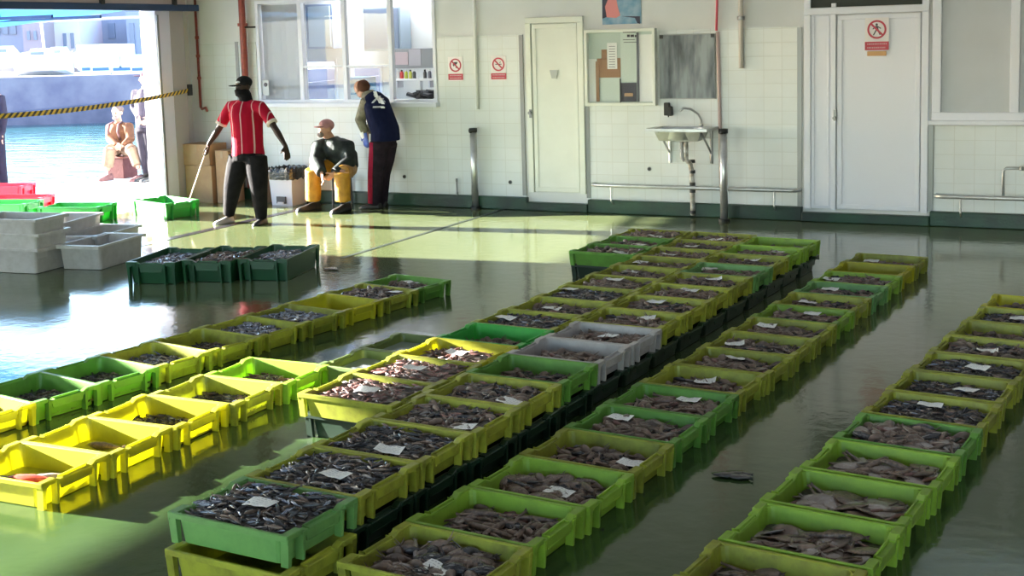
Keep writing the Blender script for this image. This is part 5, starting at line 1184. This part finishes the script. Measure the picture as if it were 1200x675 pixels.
gl = mat('blue_glove', (.10,.16,.55), .4)
bm = bmesh.new(); hand(bm, K['wrL']+V(0,-.012,0), V(.1,0,-1), V(-.8,.2,0), .5, 1.15, .3); o = obj('glove', bm, gl, e); remesh(o, .009, 2)
bm = bmesh.new(); tube(bm, [K['wrL']+V(-.02,-.06,.01), K['wrL']+V(.01,-.07,-.06)], [(.03,.006),(.02,.006)], 8); obj('paper_slip', bm, PAPER, e)

# --- outside: seated man on a box
y0 = 1.75
J = dict(head=q(137.5, 132.5, -.05), neck=q(139, 143), chest=q(140, 152), pelvis=q(143, 172, .05), shL=q(130, 148), shR=q(150.5, 148), elL=q(129, 163, -.12), wrL=q(137, 171, -.26), elR=q(153, 163, -.12), wrR=q(144, 171, -.26),
         hipL=q(138, 175, .02), hipR=q(147, 175, .02), knL=q(129, 176, -.34), anL=q(126.5, 198, -.36), knR=q(155, 176, -.30), anR=q(162, 196, -.32))
J['_hf'] = Vector((.15,-1,-.15)).normalized(); J['_hu'] = V(0,0,1); J['_handL'] = (Vector((.9,-.3,-.3)), Vector((0,0,1)), .5); J['_handR'] = (Vector((-.9,-.3,-.3)), Vector((0,0,1)), .5)
e, K, f, s = figure('person', 'man in pale orange clothes and dark straps sitting on a box outside', (q(143, 203).x, y0, 0), J, (.2,-1), SKIN_L)
OR = cloth('pale_orange_oilskin', (.15,.065,.035)); pv, ch, nk = K['pelvis'], K['chest'], K['neck']
garment(e, [([pv+V(0,0,-.03), pv.lerp(ch,.5), ch, ch.lerp(nk,.6), nk], [(.19,.15),(.19,.15),(.195,.14),(.15,.1),(.075,.075)], f)] + [([K['sh'+a].lerp(ch,.3), K['sh'+a], K['el'+a], K['wr'+a]], [.085,.085,.07,.05], None) for a in 'LR'], OR, 'jacket')
garment(e, [([K['hip'+a], K['kn'+a]], [.11,.095], None) for a in 'LR'] + [([K['kn'+a]+V(0,0,.02), K['an'+a]+V(0,0,.03)], [.098,.085], None) for a in 'LR'], cloth('pale_cream_trousers', (.20,.13,.09)), 'trousers')
for k in (-1, 1):
    bm = bmesh.new(); tube(bm, [ch+V(.10*k,-.10,-.16), ch+V(.105*k,-.155,-.02), ch+V(.095*k,-.12,.10), nk+V(.085*k,-.02,.0)], [(.028,.012)]*4, 8, up=(0,1,0)); obj('strap', bm, cloth('dark_strap', (.10,.05,.05)), e, smooth=True)
for a in 'LR':
    h_ = K['an'+a].copy(); h_.z = 0; shoe(e, h_+V(0,.06,0), h_+V(0,-.20,0), cloth('brown_boot', (.12,.06,.06)), .09, .055)
bm = bmesh.new(); ball(bm, K['head']+V(0,.02,.05), (.086,.098,.075)); obj('hair', bm, cloth('grey_hair', (.14,.10,.09)), e, smooth=True)
bm = bmesh.new(); ball(bm, K['head']+V(.01,-.06,-.075), (.05,.04,.04)); obj('beard', bm, cloth('white_beard', (.2,.16,.15)), e, smooth=True)
sb = empty('seat_box', (e.location.x+.0, y0+.02, 0), 0, 'brown box serving as a seat for the man outside', 'box')
hz_ = K['hipL'].z-.10
bm = bmesh.new(); box(bm, -.17, .17, -.16, .16, 0, hz_-.02); obj('body', bm, cloth('brown_box', (.08,.03,.03)), sb, bevel=.01)
bm = bmesh.new(); box(bm, -.18, .18, -.17, .17, hz_-.03, hz_); obj('lid', bm, cloth('brown_lid', (.18,.08,.07)), sb, bevel=.006)

# --- outside: standing man in a cap
y0 = 1.46
J = dict(head=q(171.5, 92), neck=q(170, 104), chest=q(168.5, 117), pelvis=q(169.5, 148), shL=q(160, 108.5), shR=q(179, 109), elL=q(157, 126, .06), wrL=q(163, 138, -.10), elR=q(182, 128, .04), wrR=q(176, 139, -.10),
         hipL=q(165.5, 152), hipR=q(174, 152), knL=q(169, 180, -.02), anL=q(172, 203), knR=q(177, 180), anR=q(179, 205, -.03))
J['_hf'] = Vector((-.7,-.8,-.05)).normalized(); J['_hu'] = V(0,0,1)
J['_handL'] = (Vector((.6,-.5,-.5)), Vector((0,0,1)), .5); J['_handR'] = (Vector((-.6,-.5,-.5)), Vector((0,0,1)), .5)
e, K, f, s = figure('person', 'standing man outside in a dark cap, pale shirt and grey trousers', (q(173, 208).x, y0, 0), J, (-.4,-1), SKIN_L)
pv, ch, nk = K['pelvis'], K['chest'], K['neck']
garment(e, [([pv+V(0,0,-.02), pv.lerp(ch,.5), ch, ch.lerp(nk,.6), nk], [(.18,.13),(.18,.13),(.20,.14),(.15,.1),(.07,.07)], f)] + [([K['sh'+a].lerp(ch,.3), K['sh'+a], K['el'+a], K['wr'+a]], [.085,.082,.068,.046], None) for a in 'LR'], cloth('pale_lilac_shirt', (.04,.034,.05)), 'shirt')
garment(e, [([pv+V(0,0,.04), pv+V(0,0,-.08)], [(.17,.13),(.165,.13)], f)] + [([K['hip'+a]+V(0,0,.03), K['kn'+a], K['an'+a]], [.105,.085,.066], None) for a in 'LR'], cloth('grey_work_trousers', (.02,.017,.025)), 'trousers')
for a in 'LR':
    h_ = K['an'+a].copy(); h_.z = 0
    bm = bmesh.new(); tube(bm, [K['an'+a]+V(0,0,-.06), K['an'+a]+V(0,0,.16)], [.062,.068], 12); obj('boot_shaft', bm, BLACK, e, smooth=True)
    shoe(e, h_+V(.02,.06,0), h_+V(-.08,-.18,0), BLACK, .09, .052)
bm = bmesh.new(); ball(bm, K['head']+V(0,.01,.065), (.088,.100,.062)); o = obj('cap', bm, cloth('dark_red_cap', (.06,.02,.04)), e, smooth=True)
bm = bmesh.new(); ball(bm, K['head']+V(-.09,-.09,.045), (.065,.06,.010)); obj('cap_peak', bm, cloth('dark_peak', (.04,.015,.03)), o, smooth=True)

# --- outside: person cut by the frame edge
y0 = -.50
J = dict(head=q(-12, 97), neck=q(-11, 109), chest=q(-10, 121), pelvis=q(-7, 160), shL=q(-22, 114), shR=q(-1, 114), elL=q(-25, 136), wrL=q(-23, 155), elR=q(3.5, 137), wrR=q(2, 157),
         hipL=q(-12, 165), hipR=q(-3, 165), knL=q(-12, 193), anL=q(-12, 220), knR=q(1, 193), anR=q(5, 219))
J['_hf'] = Vector((-.3,-1,0)).normalized(); J['_hu'] = V(0,0,1)
e, K, f, s = figure('person', 'person in a dark jacket and trousers standing at the edge of the quay opening', (q(-3, 224).x, y0, 0), J, (-.3,-1), SKIN_L)
pv, ch, nk = K['pelvis'], K['chest'], K['neck']
garment(e, [([pv+V(0,0,-.05), pv.lerp(ch,.5), ch, ch.lerp(nk,.6), nk], [(.19,.14),(.19,.14),(.20,.14),(.15,.1),(.07,.07)], f)] + [([K['sh'+a].lerp(ch,.3), K['sh'+a], K['el'+a], K['wr'+a]], [.085,.085,.07,.05], None) for a in 'LR'], cloth('dark_blue_jacket', (.012,.012,.025)), 'jacket')
garment(e, [([K['hip'+a]+V(0,0,.05), K['kn'+a], K['an'+a]], [.105,.08,.06], None) for a in 'LR'], cloth('dark_blue_trousers', (.01,.01,.022)), 'trousers')
for a in 'LR':
    h_ = K['an'+a].copy(); h_.z = 0; shoe(e, h_+V(0,.05,0), h_+V(.05,-.20,0), cloth('grey_shoe', (.25,.2,.2)), .08, .05)
bm = bmesh.new(); ball(bm, K['head']+V(0,.02,.04), (.086,.1,.085)); obj('hair', bm, cloth('dark_hair', (.03,.02,.02)), e, smooth=True)

# ------------------------------------------------------------------ light
az, el = math.radians(6.8), math.radians(13.2)
sd = Vector((math.cos(el)*math.cos(az), math.cos(el)*math.sin(az), -math.sin(el)))
sl = bpy.data.lights.new('sun', 'SUN'); sl.energy = 112; sl.angle = math.radians(.6); sl.color = (1, .96, .88)
so = bpy.data.objects.new('sun', sl); C.objects.link(so); so.rotation_euler = sd.to_track_quat('-Z', 'Y').to_euler()
w = bpy.data.worlds.new('sky'); S.world = w; w.use_nodes = True; N = w.node_tree.nodes; L = w.node_tree.links
bg = N['Background']; bg.inputs['Strength'].default_value = SKY
sky = N.new('ShaderNodeTexSky'); sky.sky_type = 'NISHITA'; sky.sun_disc = False; sky.sun_elevation = el; sky.sun_rotation = math.radians(270-7); sky.air_density = 1.0; sky.dust_density = .6; sky.ozone_density = 2.5
L.new(sky.outputs[0], bg.inputs['Color'])
# unseen twin-tube lamps added to brighten the hall, in three lines
def lamp(x, y, z=4.6):
    o = empty('added_fill_lamp', (x, y, z), 0, 'unseen tube lamp added to brighten the hall', 'lamp', 'added hall fill lamps')
    bm = bmesh.new(); box(bm, -.75, .75, -.12, .12, .0, .06); obj('housing', bm, ALU, o)
    for a in (-.06, .06):
        bm = bmesh.new(); tube(bm, [(-.7, a, -.02), (.7, a, -.02)], .013, 8); m = obj('fill_lamp_tube', bm, TUBE, o)
    for a in (-.7, .7):
        bm = bmesh.new(); tube(bm, [(a, 0, .06), (a, 0, ZC-z)], .006, 6); obj('hanger', bm, GREYSTEEL, o)
    l = bpy.data.lights.new('fill_light', 'AREA'); l.shape = 'RECTANGLE'; l.size = 1.5; l.size_y = .25; l.energy = LAMP*(2.3 if y < -5 else .9); l.color = (.92, .97, 1)
    lo = bpy.data.objects.new('fill_light', l); C.objects.link(lo); lo.parent = o; lo.location = (0, 0, -.06)
TUBE = bpy.data.materials.new('fill_lamp_tube_glow'); TUBE.use_nodes = True; b_ = TUBE.node_tree.nodes['Principled BSDF']; b_.inputs['Emission Color'].default_value = (1, .98, .93, 1); b_.inputs['Emission Strength'].default_value = 4
for y in (-2.6, -7.0, -11.5):
    for x in (-9.2, -5.6, -2.0, 1.6, 5.2): lamp(x, y)
l = bpy.data.lights.new('office_light', 'AREA'); l.size = 1.5; l.energy = 130; l.color = (.95, .98, 1)
lo = bpy.data.objects.new('office_light', l); C.objects.link(lo); lo.location = (-9.3, 1.6, 2.9)

S.view_settings.view_transform = 'Standard'; S.view_settings.look = 'None'; S.view_settings.exposure = EXPO; S.view_settings.gamma = 1; S.view_settings.use_curve_mapping = False
S.cycles.use_denoising = True
try: S.cycles.denoiser = 'OPENIMAGEDENOISE'
except Exception: pass
S.cycles.max_bounces = 8; S.cycles.diffuse_bounces = 4; S.cycles.glossy_bounces = 4; S.cycles.transparent_max_bounces = 8
S.cycles.sample_clamp_indirect = 8
